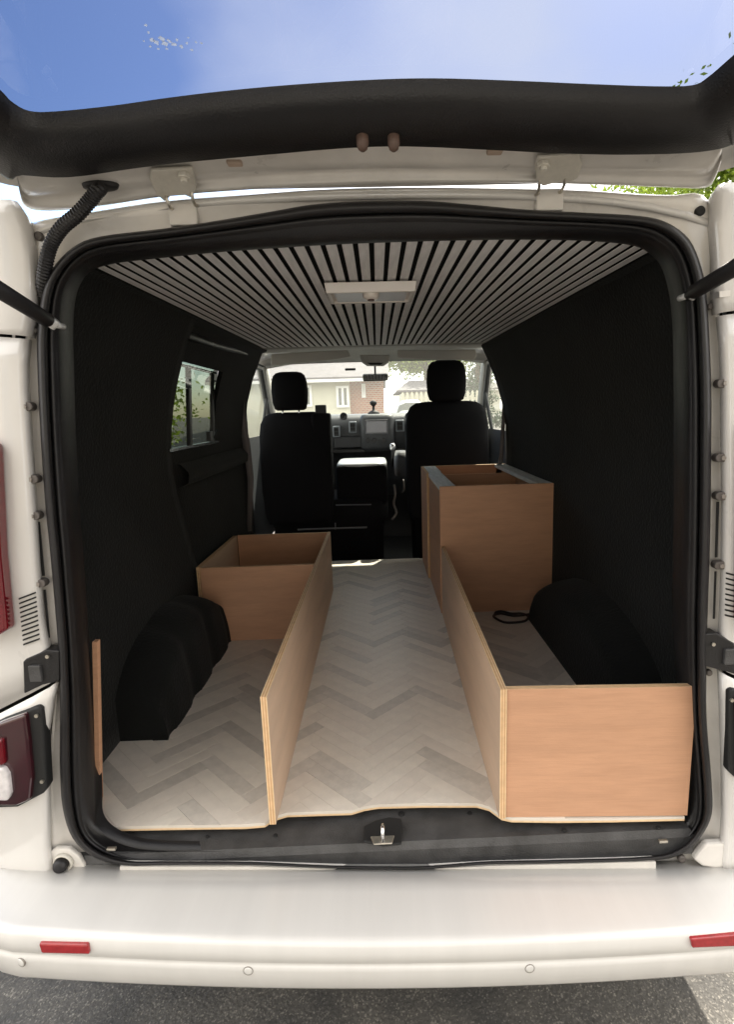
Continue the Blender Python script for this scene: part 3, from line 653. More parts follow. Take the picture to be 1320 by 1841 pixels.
# cab step void behind the seats
g = G(); g.box(-.9, .9, 2.36, 3.9, FZ-.26, FZ-.24); g.box(-.9, .9, 2.352, 2.36, FZ-.26, FZ-.005); g.box(-.93, .93, 4.2, 4.24, .3, 1.32); g.out('cab_floor', BLACK, VAN)
# ribbed outer structure sealing the bay
for s in (-1, 1):
    g = G(); g.box(s*.80, s*.93, 2.28, 2.36, FZ-.2, 1.88); g.out('door_pillar', TRIM, VAN, bevel=.02)

# ================================================================== CEILING: black felt board with pale slats
cb = G(); cb.prism([(-.80, .03, CZ0), (.80, .03, CZ0), (.80, CY1+.01, CZ1), (-.80, CY1+.01, CZ1)], (0, 0, .012)); CEIL = cb.out('ceiling_board', FELT, VAN)
pitch = .0336; sw = .0226; n_s = 38; prot = None
for i in range(n_s):
    x = (i-(n_s-1)/2)*pitch
    if prot is None:
        g = G(); y0, y1, th = .035, CY1, .0042
        V = [(a, y, cz(y)-b) for y in (y0, y1) for a, b in ((-sw/2, .001), (-sw/2, th-.0015), (-sw/2+.0015, th), (sw/2-.0015, th), (sw/2, th-.0015), (sw/2, .001))]
        g.add(V, [tuple(range(6)), tuple(range(11, 5, -1))]); g.add(V, [(k, (k+1) % 6, 6+(k+1) % 6, 6+k) for k in (1, 2, 3)]); g.add(V, [(k, (k+1) % 6, 6+(k+1) % 6, 6+k) for k in (0, 4, 5)], 1)
        prot = g.out('slat', [SLATW, FELT], CEIL, origin=(0, 0, 0)); prot.location.x = x
    else:
        o = prot.copy(); COL.objects.link(o); o.location.x = x
# ceiling lamp: shallow white tray with a round switch
def onC(px, py, d=0):
    nn = Vector((0, -(CZ1-CZ0)/CY1, 1)).normalized(); return onP(px, py, (0, 0, CZ0-d), nn)
a, b, c, d = onC(582, 511, .012), onC(752, 504, .012), onC(741, 541, .034), onC(594, 545, .034)
mlp = (a+b+c+d)/4; x0, x1 = -.105+mlp.x, .105+mlp.x; ya = (a.y+b.y)/2; yb = (c.y+d.y)/2
print('ceil lamp', x0, x1, a, b, c, d)
x0, x1 = (a.x+d.x)/2, (b.x+c.x)/2
zt = cz(ya)-.010
LAMPW = mat('lamp_white_plastic', (.72, .66, .60), .35, coat=.3)
g = G(); th = .026
o1 = [Vector((x, y, zt)) for x, y in ((x0, ya), (x1, ya), (x1, yb), (x0, yb))]
def inset(P, k, dz): 
    cc = sum(P, Vector())/4; return [Vector((p.x - math.copysign(k, p.x-cc.x), p.y - math.copysign(k, p.y-cc.y), p.z+dz)) for p in P]
g.loft([o1, inset(o1, .004, -th), inset(o1, .014, -th), inset(o1, .018, -th*.72)], True, (True, True)); LMP = g.out('ceiling_lamp', LAMPW, VAN, bevel=.0015)
g = G(); c = Vector(((x0+x1)/2, ya+.030, zt-.026)); g.loft([ngon(c+Vector((0, 0, dz)), (1, 0, 0), (0, 1, 0), r, 24) for dz, r in ((.01, .023), (-.008, .022), (-.014, .016))], True, (True, True)); sw_ = g.out('lamp_switch_housing', LAMPW, LMP, True)
g = G(); g.prism(ngon(c+Vector((0, -.002, -.013)), (1, 0, 0), (0, 1, 0), .009, 12), (0, 0, -.005)); g.out('switch_button', mat('brown_button', (.08, .04, .03), .4), LMP, bevel=.001)
g = G(); g.box(x0+.026, x1-.026, ya+.022, yb-.022, zt-.024, zt-.018); g.out('lamp_diffuser', mat('lamp_diffuser', (.84, .85, .88), .2, coat=.5), LMP)

# ================================================================== FLOOR: board with herringbone vinyl planks
FL = root('vinyl_floor', (0, 1.2, FZ), 'pale beige herringbone plank vinyl floor with grey planks laid in the load bay', 'floor')
LE = edge_w[0].x; RE = edge_w[-1].x
FYend = 2.35
def front_y(x):
    E = edge_w
    if x <= E[0].x: return E[0].y
    for a, b in zip(E, E[1:]):
        if a.x <= x <= b.x: return a.y + (b.y-a.y)*(x-a.x)/(b.x-a.x)
    return E[-1].y
xs = [-.80] + [p.x for p in edge_w] + [.80]
fr = [Vector((x, front_y(x) if LE <= x <= RE else (.05), FZ)) for x in xs]
fr[0] = Vector((-.80, .11, FZ)); fr[-1] = Vector((.80, .09, FZ)); fr.insert(1, Vector((LE+.012, .09, FZ))); 
outl = [Vector((-.80, .06, 0)), Vector((edge_w[0].x-.004, .03, 0))] + [Vector((p.x, p.y, 0)) for p in edge_w] + [Vector((.70, .09, 0)), Vector((.80, .09, 0)), Vector((.80, FYend, 0)), Vector((-.80, FYend, 0))]
g = G(); n = len(outl)
z3, z2, z1, z0 = FZ-.0022, FZ-.0024, FZ-.0075, FZ-.0125
lo = [[Vector((p.x, p.y, z)) for p in outl] for z in (z0, z1, z1, z3)]
V0 = lo[0]+lo[1]; g.add(V0, [(i, (i+1) % n, n+(i+1) % n, n+i) for i in range(n)] + [tuple(range(n-1, -1, -1))], 0)
V1 = lo[2]+lo[3]; g.add(V1, [(i, (i+1) % n, n+(i+1) % n, n+i) for i in range(n)] + [tuple(range(n, 2*n))], 1)
g.out('floor_board', [PLYE, VINB], FL)
def clip(poly, nx, ny, c):          # keep nx*x+ny*y >= c
    out_ = []
    for i, p in enumerate(poly):
        q = poly[(i+1) % len(poly)]; a = nx*p[0]+ny*p[1]-c; b = nx*q[0]+ny*q[1]-c
        if a >= 0: out_.append(p)
        if a*b < 0:
            t = a/(a-b); out_.append((p[0]+(q[0]-p[0])*t, p[1]+(q[1]-p[1])*t))
    return out_
PWD = .0425; PLN = PWD*5; GAP = .0006
segs = [(-.655, -.70, .10, .10)] if False else []
pieces = []
bounds = [(-.80, .06, -.70, .03)]
ew = [(p.x, p.y) for p in edge_w]
for (xa, ya_), (xb, yb_) in zip(ew, ew[1:]): bounds.append((xa, ya_, xb, yb_))
bounds += [(ew[-1][0], .09, .80, .09)]; bounds[0] = (-.80, .06, ew[0][0], .03)
def hidden(cx, cy):
    if cx < -.66 and cy > .42: return True        # under the left wheel arch
    if cx > .66 and cy > .34: return True         # under the right wheel arch
    if cx > .40 and cy > 1.50: return True        # deep inside the cabinet
    if cx > .30 and cy > 1.62: return True
    if cx < -.33 and cy > 1.80: return True       # beyond the left box
    if cx < -.36 and 1.16 < cy: return True       # inside the covered bay of the left box
    if cx > .45 and cy < .16: return True         # hidden below the end panel
    return False
s2 = math.sqrt(.5); V0x, V0y = onZ(670, 1436, FZ).x, onZ(670, 1436, FZ).y
gst = G(); cache = {}; cnt = 0
for i in range(-60, 70):
    for j in range(-12, 13):
        for kind in (0, 1):
            # herringbone in its own square frame, then turned by 45 degrees
            # cell steps: (w, w) along the zigzag and (L, -L)... 
            k = i; m_ = j
            bx = k*PWD + m_*PLN; by = k*PWD - m_*PLN
            if kind == 0: q = [(bx, by), (bx+PLN, by), (bx+PLN, by+PWD), (bx, by+PWD)]
            else: q = [(bx-PWD+PWD*0, by+PWD*1), (bx+PWD*0, by+PWD*1), (bx, by+PWD+PLN), (bx-PWD, by+PWD+PLN)]
            if kind == 1: q = [(bx, by+PWD), (bx+PWD, by+PWD), (bx+PWD, by+PWD+PLN), (bx, by+PWD+PLN)]
            cxq = sum(p[0] for p in q)/4; cyq = sum(p[1] for p in q)/4
            q = [(cxq+(p[0]-cxq)*(1-GAP/(PLN if kind == 0 else PWD)), cyq+(p[1]-cyq)*(1-GAP/(PWD if kind == 0 else PLN))) for p in q]
            rot = [((a-b)*s2 + V0x, (a+b)*s2 + V0y) for a, b in q]
            cx, cy = sum(p[0] for p in rot)/4, sum(p[1] for p in rot)/4
            if cx < -.92 or cx > .92 or cy < -.15 or cy > 2.45: continue
            rr = random.Random(i*7919 + j*104729 + kind*13 + 5)
            # grey boards come in runs, as in the print
            dark = rr.random() < (.50 if k % 3 == 0 else .07)
            mm = rr.choice(VIND) if dark else rr.choice(VINL)
            if hidden(cx, cy): continue
            inside = all(front_y(p[0])+.004 < p[1] < FYend and abs(p[0]) < .68 and p[1] > .11 or (p[1] > front_y(p[0])+.004 and ew[0][0]+.01 < p[0] < ew[-1][0]-.01 and p[1] < FYend) for p in rot)
            if inside:
                key = (kind, mm.name)
                if key not in cache:
                    gg = G(); P = [Vector((p[0]-cx, p[1]-cy, 0)) for p in rot]; b_ = .0006
                    up1 = [Vector((p.x, p.y, -.0004)) for p in P]; tp = [Vector((p.x*(1-b_/.1), p.y*(1-b_/.1), 0)) for p in P]; dn_ = [Vector((p.x, p.y, -.0022)) for p in P]
                    gg.loft([dn_, up1, tp], True, (False, True)); o = gg.out('plank', mm, None, origin=(0, 0, 0)); o.location = (cx, cy, FZ); o.parent = FL; o.matrix_parent_inverse = Matrix.Translation(-wloc(FL)); cache[key] = o
                else:
                    o = cache[key].copy(); COL.objects.link(o); o.location = (cx, cy, FZ)
                cnt += 1
            else:
                gg = G(); any_ = False
                for xa, ya2, xb, yb2 in bounds:
                    pc = clip(rot, 1, 0, xa); 
                    if len(pc) > 2: pc = clip(pc, -1, 0, -xb)
                    if len(pc) > 2:
                        dxx, dyy = xb-xa, yb2-ya2; pc = clip(pc, -dyy, dxx, -dyy*xa + dxx*ya2)
                    if len(pc) > 2: pc = clip(pc, 0, -1, -FYend)
                    if len(pc) > 2:
                        any_ = True; gg.prism([Vector((p[0], p[1], FZ-.0022)) for p in pc], (0, 0, .0022))
                if any_: gg.out('plank', mm, FL); cnt += 1
print('planks', cnt)

# ================================================================== PLYWOOD BOXES
def ply(name, P, off, face, parent, bevel=0):
    """panel from its face outline, extruded by off; edges laminated in five veneers"""
    P = [Vector(p) for p in P]; off = Vector(off); n = len(P); k = 5
    g = G(); V = [p + off*(t/k) for t in range(k+1) for p in P]; F = [tuple(range(n))]; M = [0]
    for t in range(k):
        for i in range(n): F.append((t*n+i, t*n+(i+1) % n, (t+1)*n+(i+1) % n, (t+1)*n+i)); M.append(1 if t % 2 == 0 else 2)
    F.append(tuple(range(k*n+n-1, k*n-1, -1))); M.append(0)
    return obj(name, V, F, [face, PLYE, PLYD], parent, False, M)
BH = .322; T = .015
LB = root('plywood_bed_box', (-.5, .9, FZ), 'low open plywood bed box on the left with a divided far compartment', 'wooden box')
pn = onZ(498, 1476, FZ); pf = onZ(598, 1066, FZ); pf.y = 1.745
xa, xb_ = pn.x, pf.x; print('left panel', pn, pf, onZ(478, 1478, FZ))
z0 = FZ+.0008
def vpanel(name, a, b, h, th, face, parent, side, cut=0):
    """upright board from floor point a to b, height h, thickness towards side"""
    a = Vector((a[0], a[1], z0)); b = Vector((b[0], b[1], z0)); P = [a, b, b+Vector((0, 0, h)), a+Vector((0, 0, h))]
    if cut: P = [a, b, b+Vector((0, 0, h)), a+Vector((0, cut, h)) if abs(b.y-a.y) > abs(b.x-a.x) else a+Vector((cut, 0, h)), a+Vector((0, 0, h-cut))]
    return ply(name, P, Vector(side)*th, face, parent)
vpanel('aisle_panel', (xa, pn.y-.012), (xb_, pf.y), BH, T, PLYP, LB, (-1, 0, 0))
yc = 1.10
vpanel('cross_panel', (-.755, yc), (xa-T-.001+(xb_-xa)*.63, yc), BH, T, PLY, LB, (0, 1, 0))
vpanel('far_panel', (-.755, pf.y-T-.004), (xb_-T-.002, pf.y-T-.004), BH, T, PLY, LB, (0, 1, 0))
vpanel('wall_side_panel', (-.757, yc+T+.001), (-.757, pf.y-T-.006), BH, .02, PLYP, LB, (-1, 0, 0))
# narrow upright offcut by the left jamb
a = onY(171, 1432, .10); tp = onY(162, 1158, .10)
OC = obj('plywood_offcut', *(lambda g: (g.V, g.F))(G().prism([(a.x-.008, .112, FZ+.001), (a.x+.003, .112, FZ+.001), (tp.x+.009, .112, tp.z), (tp.x-.002, .112, tp.z)], (-.0, .016, 0))), PLY)
tagp(OC, 'narrow upright plywood strip against the left wall beside the door jamb', 'plywood strip')

RB = root('plywood_end_box', (.5, .7, FZ), 'low open plywood bed box on the right with a closed end panel facing the doorway', 'wooden box')
an = onZ(908, 1473, FZ); af = onZ(800, 1112, FZ); print('right panel', an, af, onZ(916, 1475, FZ), onY(1238, 1466, -.015))
an.y = -.010
YF = 1.335
vpanel('aisle_panel', (an.x-.012, an.y), (af.x-.004, YF-.002), BH+.002, T, PLYP, RB, (1, 0, 0))
e = onY(1238, 1460, .0); 
vpanel('end_panel', (.690, an.y-.016), (an.x+.0045, an.y+.004), BH, T, PLY, RB, (0, 1, 0), 0)
# tall cabinet
CB = root('plywood_cabinet', (.6, 1.9, FZ), 'tall open topped plywood cabinet behind the driver seat with pale top rails', 'cabinet')
tl, tr = onY(791, 876, YF), onY(997, 868, YF); print('cabinet', tl, tr, onY(780, 1000, YF+.5))
CH = (tl.z+tr.z)/2 - z0; cx0, cx1 = tl.x, tr.x; YB = 2.30
ply('front_panel', [(cx0, YF, z0), (cx1, YF, z0), (cx1, YF, z0+CH), (cx0, YF, z0+CH)], (0, T, 0), PLY, CB)
ym_ = 1.98
ply('divider_panel', [(cx0+.004, ym_, z0), (cx1, ym_, z0), (cx1, ym_, z0+CH-.02), (cx0+.004, ym_, z0+CH-.02)], (0, T, 0), PLY, CB)
ply('back_panel', [(cx0, YB, z0), (cx1, YB, z0), (cx1, YB, z0+CH), (cx0, YB, z0+CH)], (0, T, 0), PLY, CB)
ply('wall_side_panel', [(cx1-.001, YF+T+.001, z0), (cx1-.001, YB-.001, z0), (cx1-.001, YB-.001, z0+CH-.02), (cx1-.001, YF+T+.001, z0+CH-.02)], (-T, 0, 0), PLY, CB)
ply('aisle_side_panel', [(cx0-.010, YF+T+.55, z0), (cx0-.010, YB-.001, z0), (cx0-.010, YB-.001, z0+CH-.0), (cx0-.010, YF+T+.55, z0+CH-.0)], (T, 0, 0), PLY, CB)
ply('aisle_edge_panel', [(cx0+.002, YF+T+.001, z0), (cx0+.002, YF+T+.548, z0), (cx0+.002, YF+T+.548, z0+CH-.022), (cx0+.002, YF+T+.001, z0+CH-.022)], (T, 0, 0), PLY, CB)
for nm, xx0, xx1, y0_, y1_ in (('top_rail', cx0+.001, cx0+.075, YF+T+.001, ym_-.002), ('top_rail', cx0+.006, cx0+.08, ym_+.002, YB-.001), ('top_rail', cx1-.07, cx1-.001, YF+T+.001, YB-.001)):
    g = G(); g.box(xx0, xx1, y0_, y1_, z0+CH-.019, z0+CH-.0005); g.out(nm, BATTEN, CB, bevel=.001)
# cable lying by the cabinet
pts = []
for (a, b, h) in ((890,1106,.006),(892,1101,.012),(903,1099,.02),(920,1103,.016),(938,1103,.014),(950,1108,.008),(945,1116,.006),(925,1119,.006),(905,1118,.01),(888,1108,.014),(900,1103,.01),(925,1107,.012),(955,1104,.008),(985,1101,.006)):
    p = onZ(a, b, FZ+h); pts.append(p)
g = G(); g.tube(crom(pts, 6, False), .0055, 8); cbl = g.out('coiled_cable', mat('dark_cable', (.03, .022, .022), .5), None, True); tagp(cbl, 'short dark cable coiled on the floor by the cabinet base', 'cable')

# ================================================================== CAB
YS = 2.60
def seat_back(name, cx, hw, z0s, z1s, y, label=None):
    H = z1s-z0s
    secs = []
    for t, k, dy in ((0, .86, 0), (.05, .93, 0), (.3, 1, .0), (.6, 1.0, .01), (.8, .99, .02), (.9, .95, .03), (.96, .86, .035), (.99, .72, .04), (1.0, .5, .04)):
        secs.append((z0s+H*t, cx, y+dy+.07, hw*k, .075*(1 if t < .95 else .6 if t < 1 else .3)))
    return cushion(name, secs, SEAT, VAN, 3.6)
dl, dr = onY(730, 800, YS), onY(883, 800, YS); dt = onY(805, 721, YS+.08).z; cxd = (dl.x+dr.x)/2; hwd = (dr.x-dl.x)/2
ds = seat_back('driver_seat', cxd, hwd, .78, dt, YS)
def headrest(px0, px1, pyt, pyb, y, parent, post=True):
    a, b = onY(px0, (pyt+pyb)/2, y), onY(px1, (pyt+pyb)/2, y); zt_, zb_ = onY((px0+px1)/2, pyt, y+.03).z, onY((px0+px1)/2, pyb, y).z
    cx, hw = (a.x+b.x)/2, (b.x-a.x)/2; H = zt_-zb_; secs = [(zb_+H*t, cx, y+.055, hw*k, .05*d) for t, k, d in ((0, .72, .6), (.04, .86, .9), (.2, .96, 1), (.5, 1, 1.05), (.75, .96, 1), (.9, .86, .85), (.97, .7, .6), (1, .45, .3))]
    h = cushion('headrest', secs, SEAT, parent, 3.0)
    g = G()
    for k in (-.45, .45): g.tube([(cx+hw*k, y+.055, zb_-.06), (cx+hw*k, y+.055, zb_+.03)], .006, 8)
    g.out('headrest_posts', CHROME, parent, True)
headrest(768, 841, 647, 721, YS+.02, ds)
pl_, pr_ = onY(464, 820, YS), onY(597, 820, YS); ptz = onY(525, 741, YS+.08).z
ps = seat_back('passenger_seat', (pl_.x+pr_.x)/2, (pr_.x-pl_.x)/2, .78, ptz, YS); headrest(485, 552, 668, 738, YS+.02, ps)
# square inboard shoulder with seat belt guide
c = onY(577, 742, YS+.07); g = G(); g.box(pr_.x-.13, pr_.x-.004, YS+.02, YS+.14, 1.1, ptz-.012); g.out('seat_shoulder', SEAT, ps, bevel=.015)
g = G(); g.box(c.x-.036, c.x+.036, YS+.05, YS+.11, ptz-.02, onY(577, 728, YS+.07).z); g.out('belt_guide', TRIM, ps, bevel=.006)
# folded middle backrest with a pale top colour standing in for sunlight
ma, mb = onY(603, 825, YS+.15), onY(696, 825, YS+.15); mz = onY(650, 836, YS+.12).z
g = G(); g.box(ma.x, mb.x, YS+.12, YS+.26, .88, mz); ms = g.out('middle_seat', SEAT, VAN, bevel=.03, seg=4)
mt_ = onY(650, 820, YS+.62).z
cushion('folded_backrest', [(mz-.03, (ma.x+mb.x)/2, YS+.40, (mb.x-ma.x)/2*.99, .27), (mz-.005, (ma.x+mb.x)/2, YS+.40, (mb.x-ma.x)/2*1.0, .275), (mz+.008, (ma.x+mb.x)/2, YS+.40, (mb.x-ma.x)/2*.96, .26), (mz+.012, (ma.x+mb.x)/2, YS+.40, (mb.x-ma.x)/2*.85, .22)], mat('sunlit_backrest_top', (.55, .58, .6), .35), ms, 5)
for nm, cx, hw in (('driver_seat_base', cxd, hwd*.92), ('passenger_bench_base', (pl_.x+mb.x)/2, (mb.x-pl_.x)/2)):
    cushion(nm, [(.42, cx, YS+.30, hw*.9, .2), (.72, cx, YS+.30, hw*.92, .22), (.78, cx, YS+.32, hw, .28), (.9, cx, YS+.34, hw, .29), (.93, cx, YS+.34, hw*.94, .26)], SEAT, VAN, 4)
g = G(); g.tube([onY(604, 908, YS), onY(668, 907, YS)], .004, 8); g.tube([onY(535, 952, YS-.05), onY(660, 948, YS-.05)], .006, 8); g.tube([onY(603, 940, YS-.05), onY(603, 952, YS-.05)], .004, 8); g.out('seat_frame_rails', mat('dull_frame', (.10, .10, .11), .5), VAN, True)
g = G(); g.tube(crom([onY(709, 872, YS+.05), onY(711, 890, YS+.02), onY(708, 905, YS+.05), onY(713, 922, YS+.03), onY(705, 934, YS)], 4, False), .008, 8); g.tube(crom([onY(725, 862, YS+.1), onY(727, 878, YS+.08), onY(724, 886, YS+.1)], 3, False), .006, 8); g.out('seat_belt_buckles', GREYR, VAN, True)
cushion('driver_armrest', [(onY(725, 850, YS+.2).z-.02, onY(722, 830, YS+.3).x, YS+.33, .05, .16), (onY(722, 822, YS+.3).z-.012, onY(722, 830, YS+.3).x, YS+.33, .052, .165), (onY(722, 812, YS+.3).z, onY(722, 830, YS+.3).x, YS+.33, .04, .14)], SEATS, ds, 4)

# dashboard
YD = 3.50
def dz_(py, y=YD): return onY(680, py, y).z
g = G(); sec = []
zt_ = dz_(745, YD+.1)
for x, k in ((-.90, -.03), (-.6, 0), (-.2, 0), (.2, 0), (.6, .0), (.90, -.03)):
    sec.append([Vector((x, y, z+k)) for y, z in ((YD+.22, .8), (YD+.10, dz_(830)), (YD+.02, dz_(800)), (YD-.01, dz_(770)), (YD+.02, dz_(752)), (YD+.08, zt_), (YD+.3, zt_+.01), (YD+.62, zt_+.0), (YD+.75, zt_-.08), (YD+.75, .8))])
g.loft(sec, closed=True, caps=(True, True)); DB = g.out('dashboard', DASH, VAN, True)
a, b = onY(647, 745, YD-.05), onY(710, 806, YD-.05)
cushion('centre_console', [(b.z-.02, (a.x+b.x)/2, YD+.02, (b.x-a.x)/2*.9, .08), (b.z+.02, (a.x+b.x)/2, YD+.02, (b.x-a.x)/2, .10), (a.z-.05, (a.x+b.x)/2, YD+.02, (b.x-a.x)/2*1.02, .11), (a.z-.01, (a.x+b.x)/2, YD+.03, (b.x-a.x)/2*.95, .10), (a.z, (a.x+b.x)/2, YD+.04, (b.x-a.x)/2*.8, .07)], DASH, DB, 5)
a, b = onY(656, 755, YD-.095), onY(698, 780, YD-.095)
g = G(); g.box(a.x, b.x, YD-.105, YD-.08, b.z, a.z); scn = g.out('infotainment_screen', mat('screen_frame', (.10, .10, .11), .4), DB, bevel=.004)
g = G(); g.box(a.x+.012, b.x-.012, YD-.108, YD-.1, b.z+.014, a.z-.012); g.out('screen_face', SCREEN, scn)
for px in (661, 673, 690):
    c = onY(px, 792, YD-.09); g = G(); g.prism(ngon(c, (1, 0, 0), (0, 0, 1), .019, 16), (0, -.02, 0)); g.out('heater_knob', TRIM, DB, bevel=.003)
for pa, pb in (((627, 758), (642, 778)), ((711, 755), (727, 776)), ((598, 766), (612, 786)), ((740, 758), (756, 778))):
    a, b = onY(*pa, YD-.03), onY(*pb, YD-.03); g = G(); g.box(a.x, b.x, YD-.05, YD+.03, b.z, a.z, 0); v_ = g.out('dash_vent', mat('vent_surround', (.18, .2, .22), .4), DB, bevel=.008)
    g = G(); g.box(a.x+.012, b.x-.012, YD-.052, YD-.04, b.z+.012, a.z-.012, 0)
    for k in range(3):
        zz = b.z+.02+(a.z-b.z-.04)*k/2; g.box(a.x+.012, b.x-.012, YD-.056, YD-.05, zz-.002, zz+.002, 1)
    g.out('vent_louvres', [BLACK, DASH], v_)
g = G(); g.box(-.85, .85, YD-.05, YD+.06, dz_(812), dz_(806)); g.out('dash_shelf', TRIM, DB, bevel=.004)
g = G(); p_ = onY(628, 800, YD-.02); g.box(p_.x-.12, p_.x+.12, YD-.03, YD+.02, dz_(803), dz_(784)); g.out('glovebox_door', mat('dash_lid', (.035, .036, .04), .5, bump=.3, bscale=500), DB, bevel=.006)
for px in (618, 735):
    c = onY(px, 748, YD+.03); g = G(); g.loft([ngon(c + Vector((0, dy, 0)), (1, 0, 0), (0, 0, 1), r, 20) for dy, r in ((.02, .03), (-.012, .03), (-.012, .024), (.0, .02))], True, (True, True)); g.out('defrost_vent', TRIM, DB, True)
# gear lever
c = onY(706, 802, YS+.55); g = G(); g.tube([c+Vector((0, .04, -.16)), c+Vector((0, .0, -.02))], .011, 10); GL = g.out('gear_lever', TRIM, DB, True)
cushion('gear_knob', [(c.z-.03, c.x, c.y, .016, .016), (c.z-.01, c.x, c.y, .024, .024), (c.z+.012, c.x, c.y, .022, .022), (c.z+.022, c.x, c.y, .01, .01)], mat('satin_knob', (.6, .6, .62), .25, metal=.6), GL, 2)
# steering wheel behind the driver seat
sw_c = Vector((cxd, YD-.18, dz_(790))); g = G()
uu, vv = Vector((1, 0, 0)), Vector((0, .42, .9)).normalized(); g.tube([sw_c+uu*.19*math.cos(2*math.pi*k/28)+vv*.19*math.sin(2*math.pi*k/28) for k in range(29)], .015, 8, caps=False); g.obox(sw_c, uu*.17, vv*.03, Vector((0, -.9, .42))*.015); g.out('steering_wheel', TRIM, VAN, True)
# small camera mount on the dash top
c = onY(672, 742, YD+.2); g = G(); g.loft([ngon(c+Vector((0, 0, dz)), (1, 0, 0), (0, 1, 0), r, 16) for dz, r in ((-.03, .05), (.0, .05), (.015, .03), (.02, .012), (.055, .010), (.06, .018), (.075, .03), (.09, .03), (.10, .018), (.105, .006))], True, (True, True)); pm_ = g.out('dash_phone_mount', BLACK, None, True); tagp(pm_, 'small black phone holder standing on the dashboard top', 'phone holder')
# cab headliner, header, visors, console, mirror
YH = 2.95
hz = onY(680, 648, YH+.25).z
g = G(); rows = []
for y, z in ((CY1+.005, CZ1+.0), (2.35, CZ1+.012), (2.7, CZ1+.035), (YH, onY(680, 626, YH).z+.012), (YH+.16, onY(680, 626, YH).z+.012), (YH+.235, hz+.03), (YH+.27, hz-.008)):
    rows.append([Vector((x, y, z-.012*abs(x/.9)**4)) for x in (-.93, -.8, -.6, -.3, 0, .3, .6, .8, .93)])
g.loft(rows, closed=False); o = g.out('cab_headliner', CABG, VAN, True); s_ = o.modifiers.new('s', 'SOLIDIFY'); s_.thickness = .01; s_.offset = 1
for P in ([(487,637),(625,628),(631,642),(600,647),(487,658)], [(714,630),(856,628),(858,640),(852,648),(716,644)]):
    g = G(); g.prism([onY(a, b, YH-.08) for a, b in P], (0, .02, 0)); g.out('sun_visor', mat('visor_vinyl', (.50, .48, .44), .7), VAN, bevel=.008, seg=3)
P = [(646,638),(702,638),(700,650),(690,657),(660,657),(650,650)]
g = G(); g.prism([onY(a, b, YH-.02) for a, b in P], (0, .08, 0)); oc = g.out('overhead_console', CABG, VAN, bevel=.008, seg=3)
g = G(); g.prism([onY(a, b, YH-.022) for a, b in ((660,652),(690,652),(684,656),(666,656))], (0, .01, 0)); g.out('console_switches', BLACK, oc)
c = onY(675, 678, YH+.22); g = G(); g.box(c.x-.095, c.x+.095, c.y, c.y+.03, c.z-.028, c.z+.026); mr = g.out('rear_view_mirror', BLACK, VAN, bevel=.012, seg=3)
g = G(); g.box(c.x-.088, c.x+.088, c.y-.003, c.y+.002, c.z-.022, c.z+.02); g.out('mirror_glass', mat('mirror', (.4, .42, .42), .05, metal=1), mr, bevel=.002)
g = G(); g.tube([c+Vector((.0, .02, .02)), c+Vector((.0, .05, .09))], .007, 8); g.out('mirror_stalk', BLACK, mr)
c = onY(630, 664, YH+.3); g = G(); g.box(c.x-.04, c.x+.04, c.y-.01, c.y+.02, c.z-.008, c.z+.008); g.out('toll_tag', BLACK, VAN, bevel=.003)
# windscreen, pillars, scuttle, bonnet
wb, wt = Vector((0, YD+.85, zt_-.10)), Vector((0, YH+.30, hz+.03))
g = G(); rows = []
for k in range(9):
    u = -1+2*k/8; rows.append([Vector((u*1.0, wb.y-.22*u*u, wb.z)), Vector((u*.86, wt.y-.06*u*u, wt.z))])
g.loft(rows, closed=False); g.out('windscreen', WGLASS, VAN, True)
for s in (-1, 1):
    g = G(); a, b = Vector((s*.97, wb.y-.24, wb.z-.05)), Vector((s*.865, wt.y-.07, wt.z+.03))
    g.loft([[a+Vector((-s*.05, .02, 0)), a+Vector((s*.0, .06, 0)), a+Vector((s*.03, -.06, 0)), a+Vector((-s*.03, -.05, 0))], [b+Vector((-s*.05, .02, 0)), b+Vector((s*.0, .06, 0)), b+Vector((s*.03, -.06, 0)), b+Vector((-s*.03, -.05, 0))]], True, (True, True)); g.out('windscreen_pillar', CABG, VAN, True)
    # cab door with framed window
    g = G(); yA, yB = 2.42, 3.95; zs_ = 1.36
    def xd(z): return .95 - max(0, z-1.36)*.19
    g.add([(s*xd(z), y, z) for y, z in ((yA, .5), (yB, .5), (yB, zs_), (yA, zs_))], [(0, 1, 2, 3)])
    def bar(p, q, r): g.tube([p, q], r, 8)
    bar((s*xd(1.36), yA+.02, 1.3), (s*xd(1.86), yA+.03, 1.87), .03); bar((s*xd(1.86), yA, 1.87), (s*xd(1.86), 3.15, 1.87), .025); bar((s*xd(1.86), 3.13, 1.87), (s*xd(1.4), 3.85, 1.42), .022); bar((s*xd(1.4), 3.45, 1.36), (s*xd(1.7), 3.45, 1.66), .014)
    o = g.out('cab_door', DASH, VAN, False); 
    g = G(); g.add([(s*(xd(z)+.01), y, z) for y, z in ((yA, zs_), (3.9, zs_), (3.14, 1.87), (yA, 1.87))], [(0, 1, 2, 3)]); g.out('door_glass', WGLASS, o)
    # pillar trim at the front of the load bay
    y = 2.34; xs0 = .80
pil = [(428,642,432,642),(428,700,433,700),(429,760,435,760),(437,820,444,818),(446,880,455,878),(452,930,456,930)]
